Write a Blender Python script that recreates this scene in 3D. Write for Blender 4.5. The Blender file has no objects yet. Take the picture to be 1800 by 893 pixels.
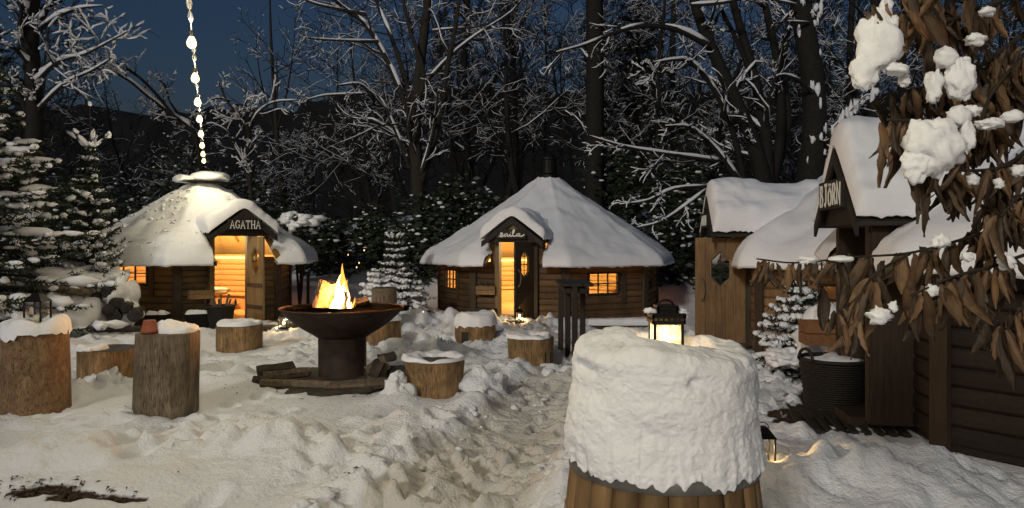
import bpy, math, random
import numpy as np
from mathutils import Vector, Matrix
S = bpy.context.scene
COL = S.collection
PI = math.pi
R = math.radians

# ------------------------------------------------------------------ camera, sky, sun, exposure
FPX, HZ, EYE = 1300.0, 425.0, 1.6          # focal length in px of the 1800 px wide photo, horizon row, eye height
cam = bpy.data.cameras.new('camera'); co = bpy.data.objects.new('camera', cam); COL.objects.link(co)
co.location = (0, 0, EYE); co.rotation_euler = (PI / 2, 0, 0)
cam.sensor_width = 36; cam.lens = FPX / 1800 * 36; cam.shift_y = -(446.5 - HZ) / 1800
cam.clip_start = 0.05; cam.clip_end = 600
S.camera = co

w = bpy.data.worlds.new('World'); S.world = w; w.use_nodes = True
nt = w.node_tree; nt.nodes.clear()
wo = nt.nodes.new('ShaderNodeOutputWorld'); bg = nt.nodes.new('ShaderNodeBackground'); sk = nt.nodes.new('ShaderNodeTexSky')
sk.sky_type = 'NISHITA'; sk.sun_disc = False; sk.sun_elevation = R(0.0); sk.sun_rotation = R(205)
sk.ozone_density = 3.0; sk.air_density = 1.0; sk.dust_density = 0.6
nt.links.new(sk.outputs[0], bg.inputs[0]); nt.links.new(bg.outputs[0], wo.inputs[0]); bg.inputs[1].default_value = 0.034

SUN_EL, SUN_AZ = 21, 205                      # low warm light from behind and left of the camera
sd = bpy.data.lights.new('sun', 'SUN'); so = bpy.data.objects.new('sun', sd); COL.objects.link(so)
sd.energy = 0.28; sd.angle = R(7); sd.color = (1.0, 0.95, 0.86)
sv = Vector((-0.42 * math.cos(R(SUN_EL)), -0.907 * math.cos(R(SUN_EL)), math.sin(R(SUN_EL))))   # towards the light
so.rotation_euler = sv.to_track_quat('Z', 'Y').to_euler()

S.view_settings.view_transform = 'Standard'; S.view_settings.look = 'None'
S.view_settings.exposure = 2.0; S.view_settings.gamma = 1.0; S.view_settings.use_curve_mapping = False
try:
    S.cycles.max_bounces = 6; S.cycles.diffuse_bounces = 3; S.cycles.glossy_bounces = 2
    S.cycles.transparent_max_bounces = 12; S.cycles.caustics_reflective = False; S.cycles.caustics_refractive = False
    S.cycles.sample_clamp_indirect = 3.0; S.cycles.use_denoising = True
except Exception:
    pass
BULB_W = 18.5

# ------------------------------------------------------------------ helpers
def at(u, v, Y):
    return Vector(((u - 900) / FPX * Y, Y, EYE - (v - HZ) / FPX * Y))

np.seterr(over='ignore')
U1, U2, U3, U4, U5, U13, U15, U16 = map(np.uint32, (374761393, 668265263, 2147483647, 1274126177, 2246822519, 13, 15, 16))
def _hash(ix, iy, iz, s):
    h = (ix * U1 + iy * U2 + iz * U3 + np.uint32((s * 974711 + 12345) & 0xffffffff))
    h = (h ^ (h >> U13)) * U4
    h = (h ^ (h >> U16)) * U5
    h = h ^ (h >> U15)
    return h.astype(np.float64) / 2147483647.5 - 1.0

UU = (np.uint32(0), np.uint32(1))
def vn(x, y, z=0.0, s=0):
    x, y, z = np.broadcast_arrays(np.asarray(x, float), np.asarray(y, float), np.asarray(z, float))
    ix, iy, iz = np.floor(x), np.floor(y), np.floor(z)
    fx, fy, fz = x - ix, y - iy, z - iz
    fx = fx * fx * fx * (fx * (fx * 6 - 15) + 10); fy = fy * fy * fy * (fy * (fy * 6 - 15) + 10); fz = fz * fz * (3 - 2 * fz)
    ix, iy, iz = ix.astype(np.int64).astype(np.uint32), iy.astype(np.int64).astype(np.uint32), iz.astype(np.int64).astype(np.uint32)
    r = 0
    for a in (0, 1):
        for b in (0, 1):
            for c in (0, 1):
                r = r + _hash(ix + UU[a], iy + UU[b], iz + UU[c], s) * (fx if a else 1 - fx) * (fy if b else 1 - fy) * (fz if c else 1 - fz)
    return r

def fbm(x, y, z=0.0, o=4, s=0, g=0.5):
    r = 0; a = 1.0; f = 1.0
    for i in range(o):
        r = r + a * vn(np.asarray(x) * f, np.asarray(y) * f, np.asarray(z) * f, s + i * 17); a *= g; f *= 2.03
    return r

def sstep(a, b, x):
    t = np.clip((np.asarray(x, float) - a) / (b - a), 0, 1); return t * t * (3 - 2 * t)

class MB:
    def __init__(s): s.v = []; s.f = []
    def add(s, V, F):
        o = len(s.v)
        s.v.extend([tuple(map(float, p)) for p in V]); s.f.extend([tuple(i + o for i in f) for f in F]); return s
    def box(s, c, d, M=None):
        x, y, z = [k / 2 for k in d]
        P = [Vector((a * x, b * y, e * z)) for a in (-1, 1) for b in (-1, 1) for e in (-1, 1)]
        if M is not None: P = [M @ p for p in P]
        P = [p + Vector(c) for p in P]
        return s.add(P, [(0, 1, 3, 2), (4, 6, 7, 5), (0, 4, 5, 1), (2, 3, 7, 6), (0, 2, 6, 4), (1, 5, 7, 3)])
    def bevbox(s, c, d, b=0.008, M=None):
        """box with chamfered edges"""
        x, y, z = [k / 2 for k in d]; b = min(b, x * .6, y * .6, z * .6)
        P = []; idx = {}
        for a in (-1, 1):
            for e in (-1, 1):
                for g in (-1, 1):
                    for k in range(3):
                        q = [a * x, e * y, g * z]
                        for m in range(3):
                            if m != k: q[m] -= (a, e, g)[m] * b
                        idx[(a, e, g, k)] = len(P); P.append(Vector(q))
        Fc = []
        for k in range(3):
            m, n = [(1, 2), (2, 0), (0, 1)][k]
            for sg in (-1, 1):
                def key(sm, sn):
                    q = [0, 0, 0]; q[k] = sg; q[m] = sm; q[n] = sn; return idx[(q[0], q[1], q[2], k)]
                l = [key(-1, -1), key(1, -1), key(1, 1), key(-1, 1)]
                Fc.append(l if sg > 0 else l[::-1])
        for k in range(3):
            m, n = [(1, 2), (2, 0), (0, 1)][k]
            for sm in (-1, 1):
                for sn in (-1, 1):
                    def kk(sk, ax):
                        q = [0, 0, 0]; q[k] = sk; q[m] = sm; q[n] = sn; return idx[(q[0], q[1], q[2], ax)]
                    l = [kk(-1, m), kk(1, m), kk(1, n), kk(-1, n)]
                    Fc.append(l if sm * sn > 0 else l[::-1])
        for a in (-1, 1):
            for e in (-1, 1):
                for g in (-1, 1):
                    l = [idx[(a, e, g, k)] for k in range(3)]
                    Fc.append(l if a * e * g > 0 else l[::-1])
        if M is not None: P = [M @ p for p in P]
        return s.add([p + Vector(c) for p in P], Fc)
    def tube(s, pts, rad, n=5, cap=True, zs=1.0):
        P = np.array([tuple(p) for p in pts], float); m = len(P)
        r = np.broadcast_to(np.asarray(rad, float), (m,))
        T = np.gradient(P, axis=0); T /= (np.linalg.norm(T, axis=1, keepdims=True) + 1e-9)
        up = np.array([0, 0, 1.0]) if abs(T[:, 2]).max() < .93 else np.array([0.83, 0.31, 0.46])
        A = np.cross(T, up); A /= (np.linalg.norm(A, axis=1, keepdims=True) + 1e-9); B = np.cross(A, T)
        an = np.arange(n) * 2 * PI / n
        V = P[:, None] + r[:, None, None] * (np.cos(an)[None, :, None] * A[:, None] + zs * np.sin(an)[None, :, None] * B[:, None])
        o = len(s.v); s.v.extend(map(tuple, V.reshape(-1, 3).tolist()))
        for i in range(m - 1):
            a = o + i * n
            for j in range(n):
                k = (j + 1) % n
                s.f.append((a + j, a + j + n, a + k + n, a + k))
        if cap:
            s.f.append(tuple(o + j for j in range(n))); s.f.append(tuple(o + (m - 1) * n + j for j in reversed(range(n))))
        return s
    def lathe(s, prof, n=24, c=(0, 0, 0), jit=None):
        V = []; m = len(prof)
        for i, (r, z) in enumerate(prof):
            for j in range(n):
                a = 2 * PI * j / n; rr = r * (jit(a, z) if jit else 1)
                V.append((c[0] + rr * math.cos(a), c[1] + rr * math.sin(a), c[2] + z))
        F = [(i * n + j, i * n + (j + 1) % n, (i + 1) * n + (j + 1) % n, (i + 1) * n + j) for i in range(m - 1) for j in range(n)]
        if prof[0][0] > 1e-5: F.append(tuple(range(n))[::-1])
        if prof[-1][0] > 1e-5: F.append(tuple((m - 1) * n + j for j in range(n)))
        return s.add(V, F)
    def extr(s, poly, M, d0, d1):
        """polygon in x,y of frame M, extruded along its z from d0 to d1"""
        n = len(poly)
        V = [M @ Vector((x, y, d0)) for x, y in poly] + [M @ Vector((x, y, d1)) for x, y in poly]
        F = [tuple(range(n))[::-1], tuple(range(n, 2 * n))] + [(i, (i + 1) % n, n + (i + 1) % n, n + i) for i in range(n)]
        return s.add(V, F)
    def blob(s, c, r, seed=0, amp=.25, nu=14, nv=9, fr=2.0):
        th = np.linspace(0, PI, nv); ph = np.arange(nu) * 2 * PI / nu
        TH, PH = np.meshgrid(th, ph, indexing='ij')
        D = np.stack([np.sin(TH) * np.cos(PH), np.sin(TH) * np.sin(PH), np.cos(TH)], -1)
        q = 1 + amp * fbm(D[..., 0] * fr + seed * 3.1, D[..., 1] * fr + seed, D[..., 2] * fr, 3, seed)
        V = D * q[..., None] * np.array(r) + np.array(tuple(c))
        F = [(i * nu + j, (i + 1) * nu + j, (i + 1) * nu + (j + 1) % nu, i * nu + (j + 1) % nu) for i in range(nv - 1) for j in range(nu)]
        return s.add(V.reshape(-1, 3), F)
    def build(s, name, mat, parent=None, smooth=False, loc=None, rz=0.0):
        me = bpy.data.meshes.new(name); me.from_pydata(s.v, [], s.f)
        if smooth: me.polygons.foreach_set('use_smooth', [True] * len(me.polygons))
        me.materials.append(mat)
        o = bpy.data.objects.new(name, me); COL.objects.link(o)
        if parent: o.parent = parent
        if loc is not None: o.location = loc
        o.rotation_euler[2] = rz
        return o

def tag(o, label=None, cat=None, group=None, kind=None):
    if label: o['label'] = label
    if cat: o['category'] = cat
    if group: o['group'] = group
    if kind: o['kind'] = kind
    return o

def empty(name, loc, rz=0.0, label=None, cat=None, group=None):
    o = bpy.data.objects.new(name, None); COL.objects.link(o); o.location = loc; o.rotation_euler[2] = rz
    o.empty_display_size = .1
    return tag(o, label, cat, group)

def grid_slab(base, thick, up=None):
    """closed snow slab over an (nu,nv,3) grid of points; thick (nu,nv) along z (or up)"""
    nu, nv = thick.shape
    top = base.copy()
    if up is None: top[..., 2] += thick
    else: top = base + up * thick[..., None]
    V = np.concatenate([top.reshape(-1, 3), base.reshape(-1, 3)])
    N = nu * nv; F = []
    for i in range(nu - 1):
        for j in range(nv - 1):
            a = i * nv + j; F.append((a, a + nv, a + nv + 1, a + 1)); F.append((N + a, N + a + 1, N + a + nv + 1, N + a + nv))
    for i in range(nu - 1):
        a = i * nv; F.append((a, N + a, N + a + nv, a + nv)); a += nv - 1; F.append((a, a + nv, N + a + nv, N + a))
    for j in range(nv - 1):
        a = j; F.append((a, a + 1, N + a + 1, N + a)); a = (nu - 1) * nv + j; F.append((a, N + a, N + a + 1, a + 1))
    return V, F

def qround(d, e):
    q = 1 - np.clip(np.asarray(d, float) / e, 0, 1); return np.sqrt(np.clip(1 - q * q, 0, 1))

# ------------------------------------------------------------------ materials
def new_mat(name):
    m = bpy.data.materials.new(name); m.use_nodes = True; n = m.node_tree
    return m, n, n.nodes['Principled BSDF']

def ramp(n, fac, stops):
    r = n.nodes.new('ShaderNodeValToRGB'); e = r.color_ramp.elements
    while len(e) < len(stops): e.new(0.5)
    for k, (p, c) in enumerate(stops): e[k].position = p; e[k].color = (c[0], c[1], c[2], 1)
    n.links.new(fac, r.inputs[0]); return r

def tex(n, scale, detail=4, vec=None, rough=.55, dist=0.0):
    t = n.nodes.new('ShaderNodeTexNoise'); t.inputs['Scale'].default_value = scale; t.inputs['Detail'].default_value = detail
    t.inputs['Roughness'].default_value = rough; t.inputs['Distortion'].default_value = dist
    if vec is not None: n.links.new(vec, t.inputs['Vector'])
    return t

def coords(n, kind='Object', sc=(1, 1, 1)):
    c = n.nodes.new('ShaderNodeTexCoord'); mp = n.nodes.new('ShaderNodeMapping'); mp.inputs['Scale'].default_value = sc
    n.links.new(c.outputs[kind], mp.inputs[0]); return mp.outputs[0]

def bump(n, b, h, strength=.3, dist=.02):
    u = n.nodes.new('ShaderNodeBump'); u.inputs['Strength'].default_value = strength; u.inputs['Distance'].default_value = dist
    n.links.new(h, u.inputs['Height']); n.links.new(u.outputs[0], b.inputs['Normal']); return u

def snow_mat(name, scale=30, bstr=.35, bdist=.02, col=(.80, .82, .86), sss=0.0, dirt=False, debris=False):
    m, n, b = new_mat(name)
    v = coords(n)
    t1 = tex(n, scale, 6, v, .65); t2 = tex(n, scale * .12, 3, v)
    r = ramp(n, t2.outputs[0], [(.3, [k * .93 for k in col]), (.7, col)])
    out = r.outputs[0]
    if dirt:
        a = n.nodes.new('ShaderNodeAttribute'); a.attribute_name = 'dirt'
        tn = tex(n, 9, 6, v, .7)
        ad = n.nodes.new('ShaderNodeMath'); ad.operation = 'MULTIPLY_ADD'; ad.inputs[1].default_value = .9; n.links.new(tn.outputs[0], ad.inputs[0])
        sp = n.nodes.new('ShaderNodeSeparateColor'); n.links.new(a.outputs['Color'], sp.inputs[0])
        n.links.new(sp.outputs[0], ad.inputs[2])
        rr = ramp(n, ad.outputs[0], [(.72, (0, 0, 0)), (1.0, (1, 1, 1))])
        mx = n.nodes.new('ShaderNodeMix'); mx.data_type = 'RGBA'
        n.links.new(rr.outputs[0], mx.inputs[0]); n.links.new(out, mx.inputs[6]); mx.inputs[7].default_value = (.045, .028, .016, 1)
        # trodden grey slush along the path
        ad2 = n.nodes.new('ShaderNodeMath'); ad2.operation = 'MULTIPLY_ADD'; ad2.inputs[1].default_value = .75; n.links.new(tn.outputs[0], ad2.inputs[0])
        n.links.new(sp.outputs[1], ad2.inputs[2])
        r3 = ramp(n, ad2.outputs[0], [(.62, (0, 0, 0)), (1.05, (.8, .8, .8))])
        mx2 = n.nodes.new('ShaderNodeMix'); mx2.data_type = 'RGBA'
        n.links.new(r3.outputs[0], mx2.inputs[0]); n.links.new(mx.outputs[2], mx2.inputs[6]); mx2.inputs[7].default_value = (.58, .55, .50, 1)
        out = mx2.outputs[2]
    if debris:
        vo = n.nodes.new('ShaderNodeTexNoise'); vo.inputs['Scale'].default_value = 26; vo.inputs['Detail'].default_value = 2; n.links.new(v, vo.inputs['Vector'])
        rd = ramp(n, vo.outputs[0], [(.70, (0, 0, 0)), (.74, (1, 1, 1))])
        md = n.nodes.new('ShaderNodeMix'); md.data_type = 'RGBA'
        n.links.new(rd.outputs[0], md.inputs[0]); n.links.new(out, md.inputs[6]); md.inputs[7].default_value = (.12, .09, .05, 1); out = md.outputs[2]
    n.links.new(out, b.inputs['Base Color'])
    b.inputs['Roughness'].default_value = .75
    b.inputs['Specular IOR Level'].default_value = .25
    if sss:
        b.inputs['Subsurface Weight'].default_value = sss; b.inputs['Subsurface Radius'].default_value = (.9, 1.0, 1.0); b.inputs['Subsurface Scale'].default_value = .02
    bump(n, b, t1.outputs[0], bstr, bdist)
    return m

def wood_mat(name, dark, light, sc=(1, 14, 14), scale=3.0, rough=.7, rnd=.35, bstr=.35, coord='Object', stain=0.0):
    """grain runs along the axis with the small mapping scale; brightness varies from object to object"""
    m, n, b = new_mat(name)
    v = coords(n, coord, sc)
    t = tex(n, scale, 6, v, .6, .6)
    r = ramp(n, t.outputs[0], [(.28, dark), (.55, [(a + c) / 2 for a, c in zip(dark, light)]), (.75, light)])
    oi = n.nodes.new('ShaderNodeObjectInfo')
    mr = n.nodes.new('ShaderNodeMapRange'); mr.inputs[3].default_value = 1 - rnd; mr.inputs[4].default_value = 1 + rnd
    n.links.new(oi.outputs['Random'], mr.inputs[0])
    t2 = tex(n, 2.2, 4, coords(n, coord), .6)
    r2 = ramp(n, t2.outputs[0], [(.35, (1 - stain,) * 3), (.6, (1, 1, 1))])
    mu = n.nodes.new('ShaderNodeVectorMath'); mu.operation = 'SCALE'
    n.links.new(r.outputs[0], mu.inputs[0]); n.links.new(mr.outputs[0], mu.inputs['Scale'])
    mm = n.nodes.new('ShaderNodeVectorMath'); mm.operation = 'MULTIPLY'
    n.links.new(mu.outputs[0], mm.inputs[0]); n.links.new(r2.outputs[0], mm.inputs[1])
    n.links.new(mm.outputs[0], b.inputs['Base Color']); b.inputs['Roughness'].default_value = rough
    b.inputs['Specular IOR Level'].default_value = .3
    bump(n, b, t.outputs[0], bstr, .006)
    return m

def log_mat(name, dark, mid, light, gscale=2.2, sc=(10, 10, 1.1), stain=(.05, .035, .025)):
    m, n, b = new_mat(name)
    v = coords(n, 'Object', sc); v1 = coords(n)
    t = tex(n, gscale, 8, v, .68, 1.1); t2 = tex(n, 3.2, 5, v1, .6, .4); t3 = tex(n, gscale * 5, 4, v, .7)
    r = ramp(n, t.outputs[0], [(.30, dark), (.48, mid), (.70, light)])
    r2 = ramp(n, t2.outputs[0], [(.40, (0, 0, 0)), (.66, (1, 1, 1))])
    mx = n.nodes.new('ShaderNodeMix'); mx.data_type = 'RGBA'; n.links.new(r2.outputs[0], mx.inputs[0]); n.links.new(r.outputs[0], mx.inputs[7])
    mm = n.nodes.new('ShaderNodeMix'); mm.data_type = 'RGBA'; mm.inputs[0].default_value = .55; n.links.new(r.outputs[0], mm.inputs[6]); mm.inputs[7].default_value = (*stain, 1); n.links.new(mm.outputs[2], mx.inputs[6])
    r3 = ramp(n, t3.outputs[0], [(.34, (.30, .30, .30)), (.46, (1, 1, 1))])
    m3 = n.nodes.new('ShaderNodeVectorMath'); m3.operation = 'MULTIPLY'; n.links.new(mx.outputs[2], m3.inputs[0]); n.links.new(r3.outputs[0], m3.inputs[1])
    n.links.new(m3.outputs[0], b.inputs['Base Color']); b.inputs['Roughness'].default_value = .8; b.inputs['Specular IOR Level'].default_value = .25
    ad = n.nodes.new('ShaderNodeMath'); ad.operation = 'ADD'; n.links.new(t.outputs[0], ad.inputs[0]); n.links.new(r3.outputs[0], ad.inputs[1])
    bump(n, b, ad.outputs[0], .7, .012); return m

def plain(name, col, rough=.6, metal=0.0, var=.3, scale=20, bstr=.2, col2=None, spec=.4):
    m, n, b = new_mat(name)
    t = tex(n, scale, 5, coords(n), .6)
    c2 = col2 or [k * (1 - var) for k in col]
    r = ramp(n, t.outputs[0], [(.35, c2), (.65, col)])
    n.links.new(r.outputs[0], b.inputs['Base Color']); b.inputs['Roughness'].default_value = rough; b.inputs['Metallic'].default_value = metal
    b.inputs['Specular IOR Level'].default_value = spec
    bump(n, b, t.outputs[0], bstr, .01)
    return m

def emis(name, col, st):
    m, n, b = new_mat(name); n.nodes.remove(b)
    e = n.nodes.new('ShaderNodeEmission'); e.inputs[0].default_value = (*col, 1); e.inputs[1].default_value = st
    n.links.new(e.outputs[0], n.nodes['Material Output'].inputs[0]); return m

def glass_mat(name, tint=(.92, .92, .9), gl=.08, frost=0.0):
    m, n, b = new_mat(name); n.nodes.remove(b)
    tr = n.nodes.new('ShaderNodeBsdfTransparent'); tr.inputs[0].default_value = (*tint, 1)
    g = n.nodes.new('ShaderNodeBsdfGlossy'); g.inputs['Roughness'].default_value = .08
    mx = n.nodes.new('ShaderNodeMixShader'); mx.inputs[0].default_value = gl
    n.links.new(tr.outputs[0], mx.inputs[1]); n.links.new(g.outputs[0], mx.inputs[2]); out = mx.outputs[0]
    if frost:
        tl = n.nodes.new('ShaderNodeBsdfTranslucent'); tl.inputs[0].default_value = (.9, .88, .82, 1)
        t = tex(n, 45, 5, coords(n), .7); rr = ramp(n, t.outputs[0], [(.38, (frost * .35,) * 3), (.6, (frost,) * 3)])
        m2 = n.nodes.new('ShaderNodeMixShader'); n.links.new(rr.outputs[0], m2.inputs[0])
        n.links.new(out, m2.inputs[1]); n.links.new(tl.outputs[0], m2.inputs[2]); out = m2.outputs[0]
    n.links.new(out, n.nodes['Material Output'].inputs[0]); return m

M = {}
M['ground'] = snow_mat('snow_ground', 26, .75, .035, dirt=True)
M['snow'] = snow_mat('snow_fresh', 40, .35, .015)
M['roofsnow'] = snow_mat('snow_on_roof', 22, .35, .02)
M['roofsnow_debris'] = snow_mat('snow_on_roof_with_debris', 22, .4, .02, debris=True)
M['barrelsnow'] = snow_mat('snow_coarse', 130, .7, .005, sss=.0)
M['treesnow'] = snow_mat('snow_on_branches', 25, .2, .01)
M['bark'] = plain('bark', (.034, .028, .022), .9, scale=14, bstr=.6, var=.6)
M['bark_dark'] = plain('bark_dark', (.016, .014, .011), .9, scale=14, bstr=.6, var=.6)
M['needle'] = plain('spruce_needles', (.022, .034, .015), .7, scale=9, var=.5)
M['needle_dark'] = plain('dark_needles', (.018, .026, .014), .8, scale=9, var=.5)
M['evergreen'] = plain('evergreen_leaves', (.03, .042, .02), .55, scale=8, var=.5)
M['agatha_wood'] = wood_mat('agatha_planks', (.085, .056, .029), (.20, .135, .068), (1.2, 12, 12), rnd=.2, stain=.35)
M['saila_wood'] = wood_mat('saila_planks', (.07, .040, .020), (.17, .10, .048), (1.2, 12, 12), rnd=.3, stain=.4)
M['third_wood'] = wood_mat('third_planks', (.13, .075, .034), (.28, .17, .08), (12, 12, 1.2), rnd=.2, stain=.3)
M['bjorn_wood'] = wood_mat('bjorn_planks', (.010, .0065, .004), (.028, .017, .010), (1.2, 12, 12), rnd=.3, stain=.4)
M['trim'] = wood_mat('dark_trim', (.035, .025, .016), (.085, .06, .038), (12, 12, 1.2), rnd=.2, stain=.3)
M['black_trim'] = wood_mat('black_trim', (.012, .010, .008), (.03, .025, .02), (12, 12, 1.2), rnd=.2)
M['door_wood'] = wood_mat('door_planks', (.12, .08, .035), (.25, .17, .08), (14, 14, 1.2), rnd=.12)
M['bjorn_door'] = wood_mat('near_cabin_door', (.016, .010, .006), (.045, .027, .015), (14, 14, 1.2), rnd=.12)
M['door_shaded'] = wood_mat('shaded_door_planks', (.04, .028, .016), (.09, .06, .034), (14, 14, 1.2), rnd=.12)  # unlit front of the Saila door leaf, its shade put into the plank colour
M['inner_red'] = wood_mat('inner_red_planks', (.32, .15, .055), (.48, .26, .10), (1.2, 12, 12), rnd=.15)
M['inner_gold'] = wood_mat('inner_golden_planks', (.36, .20, .07), (.55, .34, .13), (1.2, 12, 12), rnd=.15)
M['log_orange'] = log_mat('peeled_log', (.16, .085, .036), (.32, .19, .085), (.48, .32, .155))
M['log_grey'] = log_mat('weathered_log', (.09, .067, .045), (.19, .145, .098), (.31, .245, .17))
M['log_brown'] = log_mat('brown_log', (.14, .08, .042), (.25, .155, .082), (.36, .24, .135), 3.0, (6, 6, 2.2), (.10, .055, .03))
M['log_wet'] = plain('wet_log_top', (.05, .034, .022), .45, scale=12, var=.6)
M['firewood'] = plain('old_firewood', (.06, .048, .036), .9, scale=9, bstr=.6, var=.65)
M['logend'] = plain('dark_log_end', (.035, .03, .024), .8, scale=9, bstr=.4, var=.5)
M['iron'] = plain('black_iron', (.012, .011, .010), .55, .6, scale=30, var=.4)
M['rust'] = plain('rusty_steel', (.055, .032, .021), .75, .25, scale=7, bstr=.25, col2=(.022, .016, .013))
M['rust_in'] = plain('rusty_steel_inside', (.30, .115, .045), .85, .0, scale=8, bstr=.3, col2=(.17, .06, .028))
M['hoop'] = plain('galvanised_hoop', (.20, .20, .19), .55, .6, scale=10, bstr=.15, col2=(.11, .105, .10))
M['stave'] = wood_mat('barrel_staves', (.10, .056, .023), (.27, .165, .075), (9, 9, .9), 2.4, rnd=.22, bstr=.4, stain=.35)
M['terracotta'] = plain('terracotta', (.30, .085, .045), .8, scale=14, var=.3)
M['wicker'] = plain('black_wicker', (.016, .013, .010), .7, scale=60, bstr=.8, var=.5)
M['crate'] = wood_mat('crate_boards', (.14, .085, .035), (.30, .19, .085), (1.2, 12, 12), rnd=.15)
M['crate_red'] = wood_mat('red_crate_boards', (.12, .055, .022), (.26, .12, .05), (1.2, 12, 12), rnd=.15)
M['white_paint'] = plain('white_paint', (.78, .77, .72), .6, var=.12)
M['cloth'] = plain('cream_cloth', (.55, .46, .33), .9, scale=12, var=.25, bstr=.4)
M['bottle'] = plain('brown_bottle', (.03, .025, .015), .15, var=.1, spec=.6)
M['wax'] = plain('candle_wax', (.80, .74, .58), .5, var=.05)
M['glass'] = glass_mat('window_glass')
M['frost'] = glass_mat('frosted_glass', frost=.75)
M['flame_core'] = emis('flame_core', (1.0, .62, .20), 2.6)
M['flame'] = emis('flame_outer', (1.0, .34, .05), .65)
M['candle_flame'] = emis('candle_flame', (1.0, .70, .28), 12)
M['ember'] = emis('ember', (1.0, .22, .03), 1.0)
M['spark'] = emis('spark', (1.0, .55, .20), .8)
M['bulb'] = emis('bulb_glow', (1.0, .76, .30), 1.6)
M['strip'] = emis('strip_light', (1.0, .74, .20), .75)
M['cable'] = plain('black_cable', (.012, .012, .012), .6)
M['leaflitter'] = plain('fallen_leaves', (.075, .045, .022), .85, scale=20, var=.6)
M['hill'] = plain('dark_hillside', (.006, .007, .009), 1.0, scale=.6, bstr=.0, var=.6)

def leaf_mat():
    m, n, b = new_mat('dead_leaf')
    v = coords(n, 'Object', (1, 1, 1))
    t = tex(n, 22, 5, v, .6); r = ramp(n, t.outputs[0], [(.3, (.042, .022, .010)), (.7, (.135, .077, .035))])
    oi = n.nodes.new('ShaderNodeObjectInfo'); mr = n.nodes.new('ShaderNodeMapRange'); mr.inputs[3].default_value = .35; mr.inputs[4].default_value = 1.6
    n.links.new(oi.outputs['Random'], mr.inputs[0])
    mu = n.nodes.new('ShaderNodeVectorMath'); mu.operation = 'SCALE'; n.links.new(r.outputs[0], mu.inputs[0]); n.links.new(mr.outputs[0], mu.inputs['Scale'])
    n.links.new(mu.outputs[0], b.inputs['Base Color']); b.inputs['Roughness'].default_value = .65
    wv = n.nodes.new('ShaderNodeTexWave'); wv.inputs['Scale'].default_value = 40; wv.inputs['Distortion'].default_value = 2; n.links.new(v, wv.inputs['Vector'])
    bump(n, b, wv.outputs[0], .35, .002)
    return m
M['leaf'] = leaf_mat()

def point(name, loc, energy, col, r=.05, parent=None):
    l = bpy.data.lights.new(name, 'POINT'); l.energy = energy; l.color = col; l.shadow_soft_size = r
    o = bpy.data.objects.new(name, l); COL.objects.link(o); o.location = loc
    if parent: o.parent = parent
    return o

# ------------------------------------------------------------------ ground
PATH = np.array([(-.75, 3.2), (-.34, 4.44), (-.1, 5.5), (.22, 6.7), (.5, 7.85), (.75, 9.2), (.75, 11), (.4, 13), (.15, 14.6)])
def path_dist(x, y):
    d = np.full(np.shape(x), 99.0)
    for a, b in zip(PATH[:-1], PATH[1:]):
        ab = b - a; t = np.clip(((x - a[0]) * ab[0] + (y - a[1]) * ab[1]) / (ab @ ab), 0, 1)
        d = np.minimum(d, np.hypot(x - a[0] - t * ab[0], y - a[1] - t * ab[1]))
    return d

_r = random.Random(5)
DENTS = []
for i in range(250):
    if i % 2:
        k = _r.uniform(0, len(PATH) - 1.01); a = PATH[int(k)] + (PATH[int(k) + 1] - PATH[int(k)]) * (k - int(k))
        DENTS.append((a[0] + _r.gauss(0, .28), a[1] + _r.gauss(0, .2), _r.uniform(.05, .075), _r.uniform(.12, .16), _r.gauss(.25, .4), _r.uniform(.04, .065)))
    else:
        DENTS.append((_r.uniform(-6.5, 2.6), _r.uniform(4.0, 14), _r.uniform(.06, .1), _r.uniform(.12, .18), _r.uniform(-1.5, 1.5), _r.uniform(.04, .09)))
MOUNDS = [  # x, y, rx, ry, height : shovelled banks and drifts
    (-.95, 6.35, .75, .35, .13), (-1.7, 5.5, .8, .45, .13), (-2.5, 5.9, .9, .4, .10), (-.35, 6.9, .35, .3, .12), (-3.3, 5.2, 1.1, .5, .12),
    (-4.3, 5.0, .8, .4, .08), (1.9, 4.6, .9, .6, .12), (2.7, 4.7, 1.1, .6, .16), (.35, 4.3, .5, .7, .14), (.62, 6.6, .3, .8, .10),
    (-.4, 8.2, .3, .4, .12), (.0, 9.1, .7, .35, .10), (.75, 8.5, .35, .5, .12), (-1.15, 7.4, .3, .3, .1), (2.1, 8.2, .6, 1.1, .12),
    (-4.5, 7.75, .3, .25, .08), (1.2, 9.6, .5, .6, .1), (-1.2, 10.3, .5, .3, .08), (-.1, 11.1, .6, .35, .08),
    (-6.0, 10.5, .9, .8, .12), (-2.8, 13.2, 1.0, .8, .15), (-1.7, 14.2, 1.2, .8, .2), (2.9, 7.9, .35, .5, .18)]
BARE = [(-3.03, 4.75, .24, .09), (-2.75, 4.62, .16, .07), (-2.42, 4.60, .13, .05), (-.92, 4.72, .21, .085), (2.75, 6.75, .34, .45), (3.1, 7.2, .4, .5), (-2.0, 8.6, .8, .62)]

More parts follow.
